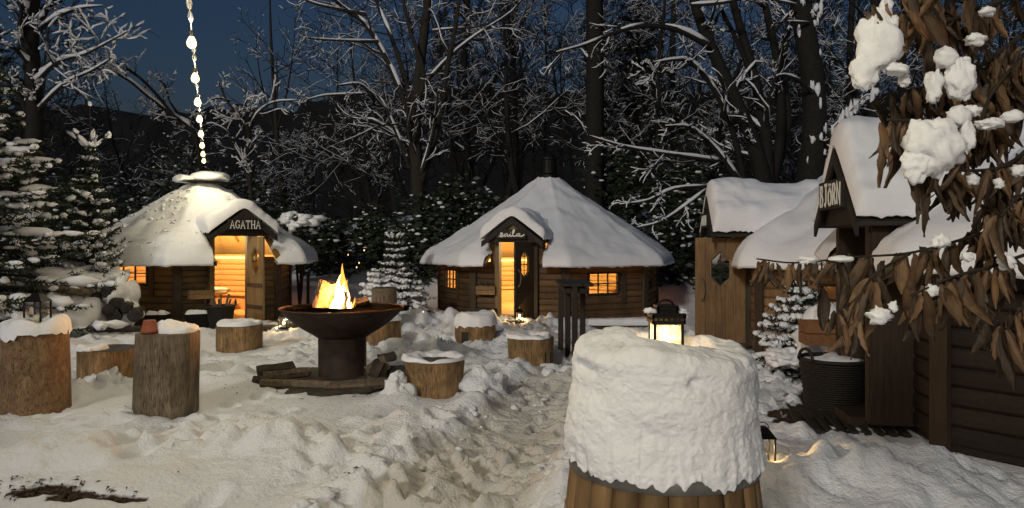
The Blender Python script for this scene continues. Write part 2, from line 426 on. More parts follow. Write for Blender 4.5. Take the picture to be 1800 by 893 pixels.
def ground_fields(x, y):
    x = np.asarray(x, float); y = np.asarray(y, float)
    rise = sstep(17.0, 27, y) * 2.3 + np.clip(y - 25, 0, 60) * .05; rise = rise * (.12 + .88 * sstep(-8.2, -5.2, x))
    near = sstep(26, 14, y)
    h = .055 * fbm(x * .55, y * .55, 0, 3, 3)
    trod = sstep(-.3, .35, fbm(x * .45 + 3, y * .45, 0, 2, 9) + .35) * near * (1 - .85 * sstep(1.5, 2.2, x) * sstep(6.4, 5.6, y))
    wx = x + .22 * vn(x * 1.9 + .37 * y, y * 1.9 - .37 * x, 0, 91); wy = y + .22 * vn(x * 1.9 - .41 * y, y * 1.9 + .41 * x, 0, 92)
    rx_, ry_ = .83 * wx + .56 * wy, .83 * wy - .56 * wx
    lump = np.abs(fbm(rx_ * 2.3, ry_ * 2.3, 0, 4, 21, .55))
    crisp = np.abs(fbm(rx_ * 6.1, ry_ * 6.1, 0, 3, 23, .6)) + .5 * np.abs(fbm(rx_ * 15, ry_ * 15, 0, 2, 25, .6))
    h = h + trod * (.12 * lump - .03) + (.25 + .75 * trod) * near * .040 * (crisp - .4)
    pd = path_dist(x, y) + .10 * fbm(x * 1.6, y * 1.6, 0, 2, 44)
    inp = sstep(.62, .36, pd)
    bank = np.exp(-((pd - .68) / .2) ** 2) * near
    h = h - .03 * inp + bank * (.012 + .04 * np.abs(fbm(x * 3, y * 3, 0, 3, 55)))
    h = h + inp * .014 * fbm(rx_ * 9, ry_ * 9, 0, 4, 66, .65)
    for (mx, my, rx, ry, mh) in MOUNDS:
        q = ((x - mx) / rx) ** 2 + ((y - my) / ry) ** 2
        h = h + mh * np.exp(-q * 1.3) * (1 + .5 * fbm(x * 3.5, y * 3.5, 0, 3, 71))
    for (dx, dy, a, b, an, dp) in DENTS:
        m = np.nonzero((np.abs(x - dx) < .45) & (np.abs(y - dy) < .45))
        if not len(m[0]): continue
        xs, ys = x[m], y[m]
        c, s = math.cos(an), math.sin(an); X = (xs - dx) * c + (ys - dy) * s; Y = -(xs - dx) * s + (ys - dy) * c
        q = (X / a) ** 2 + (Y / b) ** 2
        h[m] += -dp * np.exp(-q * q * .8) + .35 * dp * np.exp(-(np.sqrt(q) - 1.45) ** 2 * 9)
    bare = np.zeros_like(h)
    for (bx, by, rx, ry) in BARE:
        q = np.sqrt(((x - bx) / rx) ** 2 + ((y - by) / ry) ** 2) + .35 * fbm(x * 5, y * 5, 0, 3, 77)
        bare = np.maximum(bare, sstep(1.15, .6, q))
    h = h * (1 - .7 * bare) - .035 * bare
    # level pads under the cabins
    for (cx, cy, rr) in ((-6.58, 15.7, 2.0), (.88, 17.6, 2.7), (6.0, 11.18, 2.7), (5.836, 6.353, 2.66)):
        q = sstep(rr + .35, rr - .05, np.hypot(x - cx, y - cy)); h = h * (1 - q) - .02 * q; rise = rise * (1 - q)
    return h + rise, bare, inp

def gz(x, y):
    return float(ground_fields(np.array([x]), np.array([y]))[0][0])

def axis(parts):
    o = []
    for a, b, st in parts: o.extend(np.arange(a, b, st).tolist())
    return np.array(o)
gx = np.concatenate([-np.geomspace(300, 16, 16), axis([(-15, -8, .3), (-8, -5, .09), (-5, 3.4, .036), (3.4, 5.2, .06), (5.2, 8, .15), (8, 16, .4)]), np.geomspace(16.5, 300, 16)])
gy = np.concatenate([[-60, -30, -15, -8, -4, -2, -.5, .6], axis([(1.4, 3.4, .12), (3.4, 8.5, .026), (8.5, 12, .045), (12, 18, .1), (18, 30, .35)]), np.geomspace(30.5, 400, 18)])
X, Y = np.meshgrid(gx, gy, indexing='ij')
Z, BR, PT = ground_fields(X, Y)
nx, ny = X.shape
V = np.stack([X, Y, Z], -1).reshape(-1, 3)
ii, jj = np.meshgrid(np.arange(nx - 1), np.arange(ny - 1), indexing='ij'); a = (ii * ny + jj).ravel()
Fq = np.stack([a, a + ny, a + ny + 1, a + 1], 1)
me = bpy.data.meshes.new('ground')
me.vertices.add(len(V)); me.vertices.foreach_set('co', V.ravel())
me.loops.add(Fq.size); me.loops.foreach_set('vertex_index', Fq.ravel().astype(np.int32))
me.polygons.add(len(Fq)); me.polygons.foreach_set('loop_start', np.arange(0, Fq.size, 4, dtype=np.int32)); me.polygons.foreach_set('loop_total', np.full(len(Fq), 4, np.int32))
me.polygons.foreach_set('use_smooth', np.ones(len(Fq), bool)); me.update()
ca = me.color_attributes.new('dirt', 'FLOAT_COLOR', 'POINT')
cc = np.zeros((len(V), 4)); cc[:, 0] = BR.ravel(); cc[:, 1] = PT.ravel(); cc[:, 3] = 1; ca.data.foreach_set('color', cc.ravel())
me.materials.append(M['ground'])
gro = bpy.data.objects.new('ground', me); COL.objects.link(gro); tag(gro, 'trodden snow covering the clearing and the slope behind', kind='structure')

# far dark hillside
hv = MB(); n = 320; V = []
for i in range(n + 1):
    x = -140 + 280 * i / n; top = 15.5 + 1.2 * float(sstep(-24, -14, x)) + 1.0 * float(fbm(x * .04, 3.3, 0, 3, 5)) + .7 * float(fbm(x * .9, 1.1, 0, 3, 8)) 
    V += [(x, 62, -1), (x, 75, top), (x, 110, top + 3)]
F = [(i * 3 + k, i * 3 + 3 + k, i * 3 + 4 + k, i * 3 + 1 + k) for i in range(n) for k in range(2)]
hv.add(V, F); tag(hv.build('hill', M['hill'], smooth=True), 'dark wooded hillside on the horizon', kind='structure')

# ------------------------------------------------------------------ snow clods and litter
cl = MB(); rg = random.Random(12); pos = []
for i in range(420):
    if i < 300:
        k = rg.uniform(0, len(PATH) - 1.01); p = PATH[int(k)] + (PATH[int(k) + 1] - PATH[int(k)]) * (k - int(k)); sd_ = rg.choice((-1, 1))
        pos.append((p[0] + sd_ * rg.gauss(.6, .2), p[1] + rg.gauss(0, .2)))
    else: pos.append((rg.uniform(-6, 3), rg.uniform(4.2, 13)))
pos = np.array(pos); pz = ground_fields(pos[:, 0], pos[:, 1])[0]
for i, ((x, y), z) in enumerate(zip(pos, pz)):
    r = min(.05, .009 * math.exp(abs(rg.gauss(0, .75))))
    cl.blob((x, y, z + r * .1), (r * rg.uniform(.9, 1.7), r * rg.uniform(.9, 1.5), r * rg.uniform(.5, .8)), i, .6, 8, 5, 2.6)
tag(cl.build('snow_clods', M['ground'], smooth=True), 'loose clods of snow kicked up along the trodden path', 'snow', kind='stuff')
lt = MB(); pos = []
for i in range(600):
    if i < 420:
        b = BARE[rg.choice((0, 0, 0, 1, 2, 3))]; pos.append((b[0] + rg.gauss(0, b[2] * .5), b[1] + rg.gauss(0, b[3] * .55), rg.uniform(.012, .03)))
    elif i < 490: pos.append((-2 + rg.gauss(0, .75), 8.1 + rg.gauss(0, .25), rg.uniform(.012, .03)))
    else: pos.append((rg.uniform(-6, 3), rg.uniform(4.4, 13), rg.uniform(.008, .022)))
pos = np.array(pos); pz = ground_fields(pos[:, 0], pos[:, 1])[0]
for (x, y, sz), z in zip(pos, pz):
    z += .006; an = rg.uniform(0, 6.3); c, s = math.cos(an) * sz, math.sin(an) * sz; t = rg.uniform(.0, .02)
    lt.add([(x - c, y - s, z), (x + s * .4, y - c * .4, z + t), (x + c, y + s, z + t * .3), (x - s * .4, y + c * .4, z + t * 1.2)], [(0, 1, 2, 3)])
tag(lt.build('fallen_leaves', M['leaflitter']), 'scattered dead leaves and twigs lying on the snow', 'leaves', kind='stuff')

# ------------------------------------------------------------------ lettering strokes
def strokes(mb, polys, Mx, w, d=.006, smoothn=0):
    """flat brush strokes in the x,y plane of Mx"""
    for P in polys:
        P = [Vector((p[0], p[1], 0)) for p in P]
        if smoothn and len(P) > 2:
            Q = []; E = [P[0] * 2 - P[1]] + P + [P[-1] * 2 - P[-2]]
            for i in range(1, len(E) - 2):
                for k in range(smoothn):
                    t = k / smoothn; p0, p1, p2, p3 = E[i - 1:i + 3]
                    Q.append(.5 * ((2 * p1) + (p2 - p0) * t + (2 * p0 - 5 * p1 + 4 * p2 - p3) * t * t + (3 * p1 - p0 - 3 * p2 + p3) * t ** 3))
            P = Q + [P[-1]]
        L = []; Rr = []
        for i, p in enumerate(P):
            tdir = (P[min(i + 1, len(P) - 1)] - P[max(i - 1, 0)]).normalized(); nn = Vector((-tdir.y, tdir.x, 0)) * w / 2
            L.append(p + nn); Rr.append(p - nn)
        m = len(P)
        V = [Mx @ (q + Vector((0, 0, d))) for q in L + Rr] + [Mx @ q for q in L + Rr]
        F = []
        for i in range(m - 1):
            F += [(i, m + i, m + i + 1, i + 1), (i, i + 1, 2 * m + i + 1, 2 * m + i), (m + i, 3 * m + i, 3 * m + i + 1, m + i + 1)]
        F += [(0, 2 * m, 3 * m, m), (m - 1, 2 * m - 1, 4 * m - 1, 3 * m - 1)]
        mb.add(V, F)

GLY = {
 'A': [[(0, 0), (.5, 1), (1, 0)], [(.2, .36), (.8, .36)], [(-.14, 0), (.16, 0)], [(.84, 0), (1.14, 0)]],
 'G': [[(.95, .72), (.85, .95), (.5, 1), (.15, .85), (0, .5), (.12, .15), (.5, 0), (.9, .12), (.92, .42)], [(.6, .42), (1.08, .42)]],
 'T': [[(0, 1), (1, 1)], [(.5, 1), (.5, 0)], [(0, 1.03), (0, .8)], [(1, 1.03), (1, .8)], [(.32, 0), (.68, 0)]],
 'H': [[(.1, 0), (.1, 1)], [(.9, 0), (.9, 1)], [(.1, .5), (.9, .5)], [(-.06, 0), (.26, 0)], [(.74, 0), (1.06, 0)], [(-.06, 1), (.26, 1)], [(.74, 1), (1.06, 1)]],
 'B': [[(.05, 0), (.05, 1), (.6, .95), (.75, .75), (.55, .55), (.05, .52)], [(.55, .55), (.9, .3), (.65, .03), (.05, 0)]],
 'J': [[(.1, 1), (.95, 1)], [(.6, 1), (.6, .15), (.4, 0), (.1, .1)]],
 'O': [[(.5, .8), (.1, .6), (0, .35), (.15, .08), (.5, 0), (.85, .08), (1, .35), (.9, .6), (.5, .8)], [(.25, .93), (.35, 1.0)], [(.65, .93), (.75, 1.0)]],
 'R': [[(.1, 0), (.1, 1), (.7, .95), (.85, .72), (.6, .5), (.1, .48)], [(.45, .48), (.95, 0)]],
 'N': [[(.05, 0), (.05, 1), (.95, 0), (.95, 1)]],
}
SAILA = [[(.02, .22), (.10, .34), (.17, .52), (.13, .60), (.09, .52), (.15, .40), (.19, .28), (.13, .20), (.04, .26)],
         [(.19, .26), (.30, .50), (.36, .50), (.28, .48), (.23, .34), (.27, .24), (.34, .34), (.37, .50), (.36, .28), (.42, .26), (.47, .48), (.46, .28), (.52, .26),
          (.60, .60), (.63, .88), (.585, .86), (.565, .55), (.58, .27), (.66, .27), (.77, .50), (.83, .50), (.75, .49), (.70, .35), (.74, .25), (.81, .34), (.845, .50), (.83, .29), (.90, .24), (1.02, .42)],
         [(.475, .64), (.49, .68)]]

# ------------------------------------------------------------------ cabins
def cabin(name, label, loc, th, n, Rw, Re, ze, za, wall_h, plank, door, dormer, windows, sign, inner, vis, back, bargem, doorm,
          snow_t=.17, leaf=None, seed=1, light=60, box=.12, row=.128, snowm='roofsnow', door_side=1, trim='trim', lip=0.0, chim=None, dsh=0.0, rough=1.0, roofin=None):
    root = empty(name, (loc[0], loc[1], 0), th, label, 'cabin', None)
    ap = Rw * math.cos(PI / n); side = 2 * Rw * math.sin(PI / n); apE = Re * math.cos(PI / n); hE = Re * math.sin(PI / n)
    def fp(k, t, o, z):
        al = 2 * PI * k / n; return Vector((math.cos(al) * t + math.sin(al) * (ap + o), math.sin(al) * t - math.cos(al) * (ap + o), z))
    def fr(k, t, o, z):
        """frame on facet k: x right, y up, z outward"""
        al = 2 * PI * k / n; m = Matrix(((math.cos(al), 0, math.sin(al), 0), (math.sin(al), 0, -math.cos(al), 0), (0, 1, 0, 0), (0, 0, 0, 1)))
        m.translation = fp(k, t, o, z); return m
    dtc, dw, dh = door
    proj, hw, zf, zr = dormer
    rnd = random.Random(seed)
    # --- walls: a backing board per facet, log planks as its pieces
    ks = [k - n // 2 + 1 for k in range(n)] if n % 2 == 0 else list(range(n))
    for k in ks:
        ops = []
        if k == 0: ops.append((dtc - dw / 2, dtc + dw / 2, -1, dh))
        for wn in windows:
            if wn[0] == k: ops.append((wn[1] - wn[2] / 2, wn[1] + wn[2] / 2, wn[3], wn[4]))
        zs = sorted(set([0, wall_h] + [max(0, min(wall_h, q)) for o in ops for q in o[2:]]))
        mb = MB(); mb2 = MB()
        for z0, z1 in zip(zs[:-1], zs[1:]):
            segs = [(-side / 2, side / 2)]
            for o in ops:
                if o[2] < (z0 + z1) / 2 < o[3]:
                    segs = [q for a, b in segs for q in ((a, min(b, o[0])), (max(a, o[1]), b)) if q[1] - q[0] > .01]
            for a, b in segs: (mb2 if k == 0 and a > dtc else mb).extr([(a, 0), (b, 0), (b, z1 - z0), (a, z1 - z0)], fr(k, 0, 0, z0), -.030, -.014)
        wl = mb.build('wall', inner if k in back else plank, root); wl2 = mb2.build('wall', plank, root) if mb2.f else wl
        if k not in vis and k not in back: continue
        inside = k in back
        z = .05; nrow = int((wall_h - .03) / row)
        for i in range(nrow):
            z0, z1 = z, z + row - .004; z += row
            segs = [(-side / 2 + .02, side / 2 - .02)]
            for o in ops:
                if o[2] < z1 - .02 and o[3] > z0 + .02:
                    segs = [q for a, b in segs for q in ((a, min(b, o[0] - .03)), (max(a, o[1] + .03), b)) if q[1] - q[0] > .06]
            for a, b in segs:
                h = z1 - z0
                prof = [(0, 0), (.016, .004), (.028, .022), (.031, h / 2), (.028, h - .022), (.016, h - .004), (0, h)]
                pm = MB()
                Vv = []
                for t in (a, b):
                    for (o_, zz) in prof: Vv.append(fp(k, t, (-.044 - o_) if inside else (-.014 + o_), z0 + zz))
                q = len(prof)
                Ff = [tuple(range(q)), tuple(range(2 * q - 1, q - 1, -1))] + [(j, q + j, q + (j + 1) % q, (j + 1) % q) for j in range(q)]
                pm.add(Vv, Ff).build('plank', inner if inside else plank, wl2 if a > dtc else wl)
        if inside and k != 0:
            pm = MB(); pm.extr([(-side / 2, 0), (side / 2, 0), (side / 2, .05), (-side / 2, .05)], fr(k, 0, 0, wall_h - .10), -.10, -.045)
            pm.build('strip_light', M['strip'], wl)
    # --- corner posts
    for k in ks:
        if k in vis or (k + 1) in vis:
            al = 2 * PI * (k + .5) / n; p = Vector((math.sin(al) * (Rw + .012), -math.cos(al) * (Rw + .012), 0))
            mb = MB(); mb.bevbox((p.x, p.y, wall_h / 2 + .01), (.17, .05, wall_h - .02), .006, Matrix.Rotation(al, 3, 'Z')); mb.build('corner_post', M[trim], root)
    # --- floor
    mb = MB(); mb.lathe([(Rw * .96, .02), (Rw * .96, .07)], n, (0, 0, 0)); f = mb.build('floor', inner, root); f.rotation_euler[2] = PI / 2 + PI / n - (0 if n == 6 else 0)
    # --- windows
    for (k, tc, ww, z0, z1, nx_, nz_, shut) in windows:
        mb = MB(); fw = .035
        for (x0, x1, y0, y1) in ((-ww / 2 - fw, ww / 2 + fw, z1, z1 + fw), (-ww / 2 - fw, ww / 2 + fw, z0 - fw, z0), (-ww / 2 - fw, -ww / 2, z0, z1), (ww / 2, ww / 2 + fw, z0, z1)):
            mb.extr([(x0, y0), (x1, y0), (x1, y1), (x0, y1)], fr(k, tc, 0, 0), -.045, .03)
        win = mb.build('window', M['black_trim'], root)
        for i in range(1, nx_):
            b = MB(); x = -ww / 2 + ww * i / nx_; b.extr([(x - .011, z0), (x + .011, z0), (x + .011, z1), (x - .011, z1)], fr(k, tc, 0, 0), -.02, .008); b.build('glazing_bar', M['black_trim'], win)
        for j in range(1, nz_):
            b = MB(); y = z0 + (z1 - z0) * j / nz_; b.extr([(-ww / 2, y - .011), (ww / 2, y - .011), (ww / 2, y + .011), (-ww / 2, y + .011)], fr(k, tc, 0, 0), -.016, .004); b.build('glazing_bar', M['black_trim'], win)
        for i in range(nx_):
            for j in range(nz_):
                b = MB(); x0 = -ww / 2 + ww * i / nx_ + .011; x1 = -ww / 2 + ww * (i + 1) / nx_ - .011; y0 = z0 + (z1 - z0) * j / nz_ + .011; y1 = z0 + (z1 - z0) * (j + 1) / nz_ - .011
                b.extr([(x0, y0), (x1, y0), (x1, y1), (x0, y1)], fr(k, tc, 0, 0), -.009, -.005); b.build('pane', M['glass'], win)
        if shut:
            for sx in shut:
                b = MB(); xx = tc + sx * (ww / 2 + .14); hgt = z1 - z0 + .3
                b.extr([(-.055, 0.05), (-.03, 0), (.03, 0), (.055, .05), (.055, hgt), (-.055, hgt)], fr(k, xx, 0, z0 - .24), .022, .045); b.build('shutter', M[trim], root)
    # --- roof
    def rz(o): return za - (za - ze) * o / apE
    oR = apE * (za - zr) / (za - ze); oF = apE * (za - zf) / (za - ze); wN = hw - .03
    mb = MB()
    for k in ks:
        if k == 0: poly = [(0, .02), (hE, apE), (wN + dsh, apE), (wN + dsh, oF), (dsh, oR), (dsh - wN, oF), (dsh - wN, apE), (-hE, apE)]
        else: poly = [(0, .02), (hE, apE), (-hE, apE)]
        al = 2 * PI * k / n; q = len(poly)
        Vt = [Vector((math.cos(al) * t + math.sin(al) * o, math.sin(al) * t - math.cos(al) * o, rz(o))) for t, o in poly]
        Vb = [v - Vector((0, 0, .045)) for v in Vt]
        mb.add(Vt + Vb, [tuple(range(q))[::-1], tuple(range(q, 2 * q))] + [(i, (i + 1) % q, q + (i + 1) % q, q + i) for i in range(q)])
    roof = mb.build('roof', roofin or inner, root)
    for k in ks:   # eave boards
        segs = [(-hE, hE)] if k else [(-hE, dsh - wN), (dsh + wN, hE)]
        for a_, b_ in segs:
            b = MB(); al = 2 * PI * k / n
            mm = Matrix(((math.cos(al), 0, math.sin(al), math.sin(al) * apE), (math.sin(al), 0, -math.cos(al), -math.cos(al) * apE), (0, 1, 0, ze), (0, 0, 0, 1)))
            b.extr([(a_, -.085), (b_, -.085), (b_, -.004), (a_, -.004)], mm, -.012, .014); b.build('eave_board', M['black_trim'], roof)
    for k in back:  # rafters seen from inside
        for tt in (-.45, .45):
            b = MB(); al = 2 * PI * k / n
            pts = [Vector((math.cos(al) * tt * o / ap + math.sin(al) * o, math.sin(al) * tt * o / ap - math.cos(al) * o, rz(o) - .075)) for o in (.25, ap - .05)]
            b.tube(pts, .028, 4); b.build('rafter', inner, roof)
    # --- main roof snow
    m_, rows = 26, 46; sn = MB(); gridv = {}; nc = n * m_
    sv_ = np.concatenate([np.linspace(.03, .8, 30), np.linspace(.815, 1.0, rows - 30)])
    ov = .05
    tt = (np.arange(m_) / m_) * 2 - 1
    P = np.zeros((nc, rows + 2, 3)); Mk = np.zeros((nc, rows + 2), bool)
    for ki in range(n):
        al = 2 * PI * ki / n
        o = sv_[None, :] * (apE + ov) * np.ones((m_, 1)); t = tt[:, None] * sv_[None, :] * (hE + ov * math.tan(PI / n))
        x = math.cos(al) * t + math.sin(al) * o; y = math.sin(al) * t - math.cos(al) * o
        zb = za - (za - ze) * o / apE
        de = (1 - sv_)[None, :] * (apE + ov) * 1.2
        thk = snow_t * (.82 + .26 * fbm(x * 1.3 + seed, y * 1.3, 0, 3, seed + 2, .5)) * qround(de, snow_t * 1.25)
        if ki == 0:
            t = t - dsh; dn = np.where(o > oF, np.abs(t) - wN, 9.0); thk = thk * qround(np.maximum(dn, 0.0), .12)
            Mk[:m_, :rows] = (np.abs(t) < wN - .02) & (o > oR + (oF - oR) * np.abs(t) / wN + .05)
        small = rough * .016 * fbm(x * 5, y * 5, 0, 4, seed + 5, .6) * (thk > .02)
        dd = .020 * np.abs(fbm(x * 9, y * 9, 0, 2, seed + 6)) * sstep(.8, .95, sv_)[None, :] * (thk > .02)
        P[ki * m_:(ki + 1) * m_, :rows, 0] = x; P[ki * m_:(ki + 1) * m_, :rows, 1] = y; P[ki * m_:(ki + 1) * m_, :rows, 2] = zb + .004 + thk + small - dd
        last = np.stack([x[:, -1], y[:, -1], zb[:, -1] - .035 - .03 * np.abs(fbm(x[:, -1] * 14, y[:, -1] * 14, 0, 2, seed + 8))], -1)
        P[ki * m_:(ki + 1) * m_, rows] = last
        sc = (apE - .06) / (apE + ov)
        P[ki * m_:(ki + 1) * m_, rows + 1] = np.stack([x[:, -1] * sc, y[:, -1] * sc, zb[:, -1] + .02], -1)
        if ki == 0: Mk[:m_, rows:] = Mk[:m_, rows - 1:rows]
    Rn = rows + 2; Fs = []
    for c in range(nc):
        d = (c + 1) % nc
        for r_ in range(Rn - 1):
            if Mk[c, r_] or Mk[d, r_] or Mk[c, r_ + 1] or Mk[d, r_ + 1]: continue
            Fs.append((c * Rn + r_, c * Rn + r_ + 1, d * Rn + r_ + 1, d * Rn + r_))
    sn.add(P.reshape(-1, 3), Fs); sn.build('roof_snow', M[snowm], root, True)
    # --- dormer: two roof slopes, barge boards, gable, snow
    of, ob = proj, oR - ap
    mb = MB()
    for sgn in (-1, 1):
        A = [fp(0, (dtc + dsh), of, zr), fp(0, (dtc + dsh) + sgn * (hw + .03), of, zf - .03), fp(0, (dtc + dsh) + sgn * (hw + .03), oF - ap - .1, zf - .03), fp(0, (dtc + dsh), ob - .05, zr)]
        Bq = [p - Vector((0, 0, .035)) for p in A]
        mb.add(A + Bq, [(0, 1, 2, 3), (7, 6, 5, 4)] + [(i, (i + 1) % 4, 4 + (i + 1) % 4, 4 + i) for i in range(4)])
    dr = mb.build('dormer_roof', M['black_trim'], root)
    for sgn in (-1, 1):
        b = MB(); x = sgn * (hw + .05)
        b.extr([(0, zr - .005), (0, zr - .15), (x, zf - .15), (x, zf - .035)] if sgn > 0 else [(x, zf - .035), (x, zf - .15), (0, zr - .15), (0, zr - .005)], fr(0, (dtc + dsh), 0, 0), of - .005, of + .022)
        b.build('barge_board', bargem, dr)
    b = MB(); b.extr([(-hw, zf - .05), (hw, zf - .05), (0, zr - .06)], fr(0, (dtc + dsh), 0, 0), of - .10, of - .06); b.build('gable', M['black_trim'] , root)
    b = MB(); ga = [(-.17, zf + .13), (.17, zf + .13)] + [(.17 * math.cos(q), zf + .17 + .15 * math.sin(q)) for q in (.2, .6, 1.0, 1.57, 2.1, 2.5, 2.94)]
    b.extr(ga, fr(0, (dtc + dsh), 0, 0), of - .058, of - .045); b.build('gable_panel', doorm, root)
    na, nb = 57, 34
    av = np.linspace(-1, 1, na); bv = np.concatenate([np.linspace(0, .3, 16)[:-1], np.linspace(.3, 1, nb - 15)])
    Aa, Bb = np.meshgrid(av, bv, indexing='ij'); hs = hw + .07
    o_ = (of + .02) + (ob - .25 - of - .02) * Bb; t_ = (dtc + dsh) + Aa * hs
    zz = zr + .02 - (np.sqrt(Aa * Aa + .012) - .11) * (zr - zf) * hs / hw
    base = np.stack([t_, -(ap + o_), zz], -1)
    dlen = math.hypot(hs, zr - zf)
    th_ = snow_t * .98 * (.9 + .28 * fbm(t_ * 2 + seed, o_ * 2, 0, 3, seed + 31)) * qround((1 - np.abs(Aa)) * dlen, .15) * qround((of + .02 - o_), .10) + .008
    th_ = th_ + (.012 * fbm(t_ * 9, o_ * 9, 0, 3, seed + 32) + .016 * fbm(t_ * 4, zz * 26, o_ * 5, 2, seed + 33) * np.exp(-(of + .02 - o_) / .12)) * (th_ > .03)
    base[..., 2] -= .03 * np.abs(fbm(t_ * 12, o_ * 12, 0, 2, seed + 40)) * (np.abs(Aa) > .98)
    nrm = np.stack([np.sign(Aa) * np.minimum(np.abs(Aa) * 6, 1) * .45, 0 * Aa, np.ones_like(Aa)], -1)
    Vs, Fs = grid_slab(base, th_, nrm); ds = MB(); ds.add(Vs, Fs); ds.build('dormer_snow', M['roofsnow'], root, True)
    # --- door frame (posts, lintel, cheeks)
    for sgn in (-1, 1):
        b = MB(); p = fr(0, dtc + sgn * (dw / 2 + .045), 0, 0)
        b.extr([(-.045, .05), (.045, .05), (.045, dh + .03), (-.045, dh + .03)], p, -.05, box); b.build('door_post', doorm if sgn < 0 else M[trim], root)
        if box > .2:
            b = MB(); b.extr([(-.012, .05), (.012, .05), (.012, zf + .02), (-.012, zf + .02)], fr(0, dtc + sgn * (dw / 2 + .103), 0, 0), -.02, box - .02); b.build('cheek_board', M[trim], root)
        b = MB(); b.extr([(-.06, wall_h - .05), (.06, wall_h - .05), (.06, zf + .05), (-.06, zf + .05)], fr(0, dtc + sgn * (dw / 2 + .16), 0, 0), -.03, .03); b.build('side_board', plank, root)
    b = MB(); b.extr([(-dw / 2 - .09, dh + .03), (dw / 2 + .09, dh + .03), (dw / 2 + .09, zf + .0), (-dw / 2 - .09, zf + .0)], fr(0, dtc, 0, 0), -.03, box - .01); b.build('lintel', M[trim], root)
    b = MB(); b.extr([(-dw / 2, .0), (dw / 2, .0), (dw / 2, .085), (-dw / 2, .085)], fr(0, dtc, 0, 0), -.08, box + .12); b.build('threshold', M[trim], root)
    # --- door leaf with its hexagon window
    if leaf:
        ang, hx, lm = leaf      # open angle, hinge side, material
        hinge = fp(0, dtc + hx * dw / 2, box - .01 if box < .2 else .02, 0)
        piv = empty('door', (hinge.x, hinge.y, 0)); piv.parent = root
        piv.rotation_euler[2] = -hx * ang * -1 if hx > 0 else ang * -1 * -1
        piv.rotation_euler[2] = (ang if hx > 0 else -ang)
        lw, lh = dw - .01, dh - .09; sx = -hx
        nb_ = 5; cx, cz, hxw, hzw = sx * lw / 2, .09 + lh * .70, .15, .28
        hexo = [(cx, cz - hzw), (cx + hxw, cz - hzw * .5), (cx + hxw, cz + hzw * .5), (cx, cz + hzw), (cx - hxw, cz + hzw * .5), (cx - hxw, cz - hzw * .5)]
        mz = Matrix(((1, 0, 0, 0), (0, 0, -1, 0), (0, 1, 0, 0), (0, 0, 0, 1)))
        z0, z1 = .09, .09 + lh; xa, xb = sorted((0, sx * lw))
        def hexspan(x):
            q = abs(x - cx); 
            if q >= hxw: return None
            return hzw * (1 - .5 * q / hxw)
        for i in range(nb_):
            x0 = xa + (xb - xa) * i / nb_ + .002; x1 = xa + (xb - xa) * (i + 1) / nb_ - .002
            xs = [x0] + [q for q in (cx - hxw, cx, cx + hxw) if x0 < q < x1] + [x1]
            b = MB()
            for p0, p1 in zip(xs[:-1], xs[1:]):
                mid = hexspan((p0 + p1) / 2)
                if mid is None: b.extr([(p0, z0), (p1, z0), (p1, z1), (p0, z1)], mz, -.018, .018)
                else:
                    h0 = hexspan(p0) or hzw * .5; h1 = hexspan(p1) or hzw * .5
                    b.extr([(p0, z0), (p1, z0), (p1, cz - h1), (p0, cz - h0)], mz, -.018, .018)
                    b.extr([(p0, cz + h0), (p1, cz + h1), (p1, z1), (p0, z1)], mz, -.018, .018)
            b.build('door_board', lm, piv)
        b = MB()
        for i in range(6):
            p, q = Vector((*hexo[i], 0)), Vector((*hexo[(i + 1) % 6], 0)); b.tube([mz @ (p + Vector((0, 0, 0))), mz @ q], .024, 4)
        b.build('hexagon_frame', M['door_wood'], piv)
        b = MB(); b.extr(hexo, mz, -.004, .004); b.build('pane', M['glass'], piv)
        b = MB(); b.tube([mz @ Vector((cx, cz - hzw, 0)), mz @ Vector((cx, cz + hzw, 0))], .008, 4); b.tube([mz @ Vector((cx - hxw, cz, 0)), mz @ Vector((cx + hxw, cz, 0))], .008, 4); b.build('glazing_bar', M['black_trim'], piv)
        for zc in (.30, .72):
            b = MB(); b.extr([(xa + .03, zc), (xb - .03, zc), (xb - .03, zc + .08), (xa + .03, zc + .08)], mz, -.034, -.019); b.build('cross_batten', M[trim], piv)
        # antler-like handle loop
        b = MB(); hxx = sx * (lw - .09)
        b.tube([mz @ Vector((hxx + .09 * math.sin(q) * sx * -.4, .88 + .17 * math.cos(q), .02 + .055 * abs(math.sin(q)))) for q in np.linspace(0, PI, 9)], .015, 6); b.build('handle', M['log_grey'], piv, True)
    # --- sign
    sw, sh, sz, kind = sign
    b = MB(); b.extr([(-sw / 2, 0), (sw / 2, 0), (sw / 2, sh), (-sw / 2, sh)], fr(0, (dtc + dsh), 0, sz), of + .024, of + .045); sg = b.build('sign', M['black_trim'], root)
    b = MB(); Mx = fr(0, (dtc + dsh), of + .0455, sz)
    if kind == 'saila':
        k = sw * .88; strokes(b, [[(-k / 2 + k * x, sh * (.02 + 1.02 * y)) for x, y in s_] for s_ in SAILA], Mx, .021, .005, 5)
    elif kind == 'scribble':
        for i in range(6):
            x = -sw * .4 + sw * .8 * i / 5; strokes(b, [[(x, sh * .15), (x + rnd.uniform(-.01, .01), sh * .85)]], Mx, .02)
            if i % 2: strokes(b, [[(x, sh * .3), (x - sw * .16, sh * .8)]], Mx, .016)
    else:
        L = len(kind); cw = sw * .9 / L
        for i, chx in enumerate(kind):
            x0 = -sw * .45 + i * cw + cw * .14
            strokes(b, [[(x0 + cw * .74 * x, sh * (.13 + .74 * y)) for x, y in s_] for s_ in GLY[chx]], Mx, .014 if kind == 'AGATHA' else .028, .005, 0)
    b.build('lettering', M['white_paint'], sg)
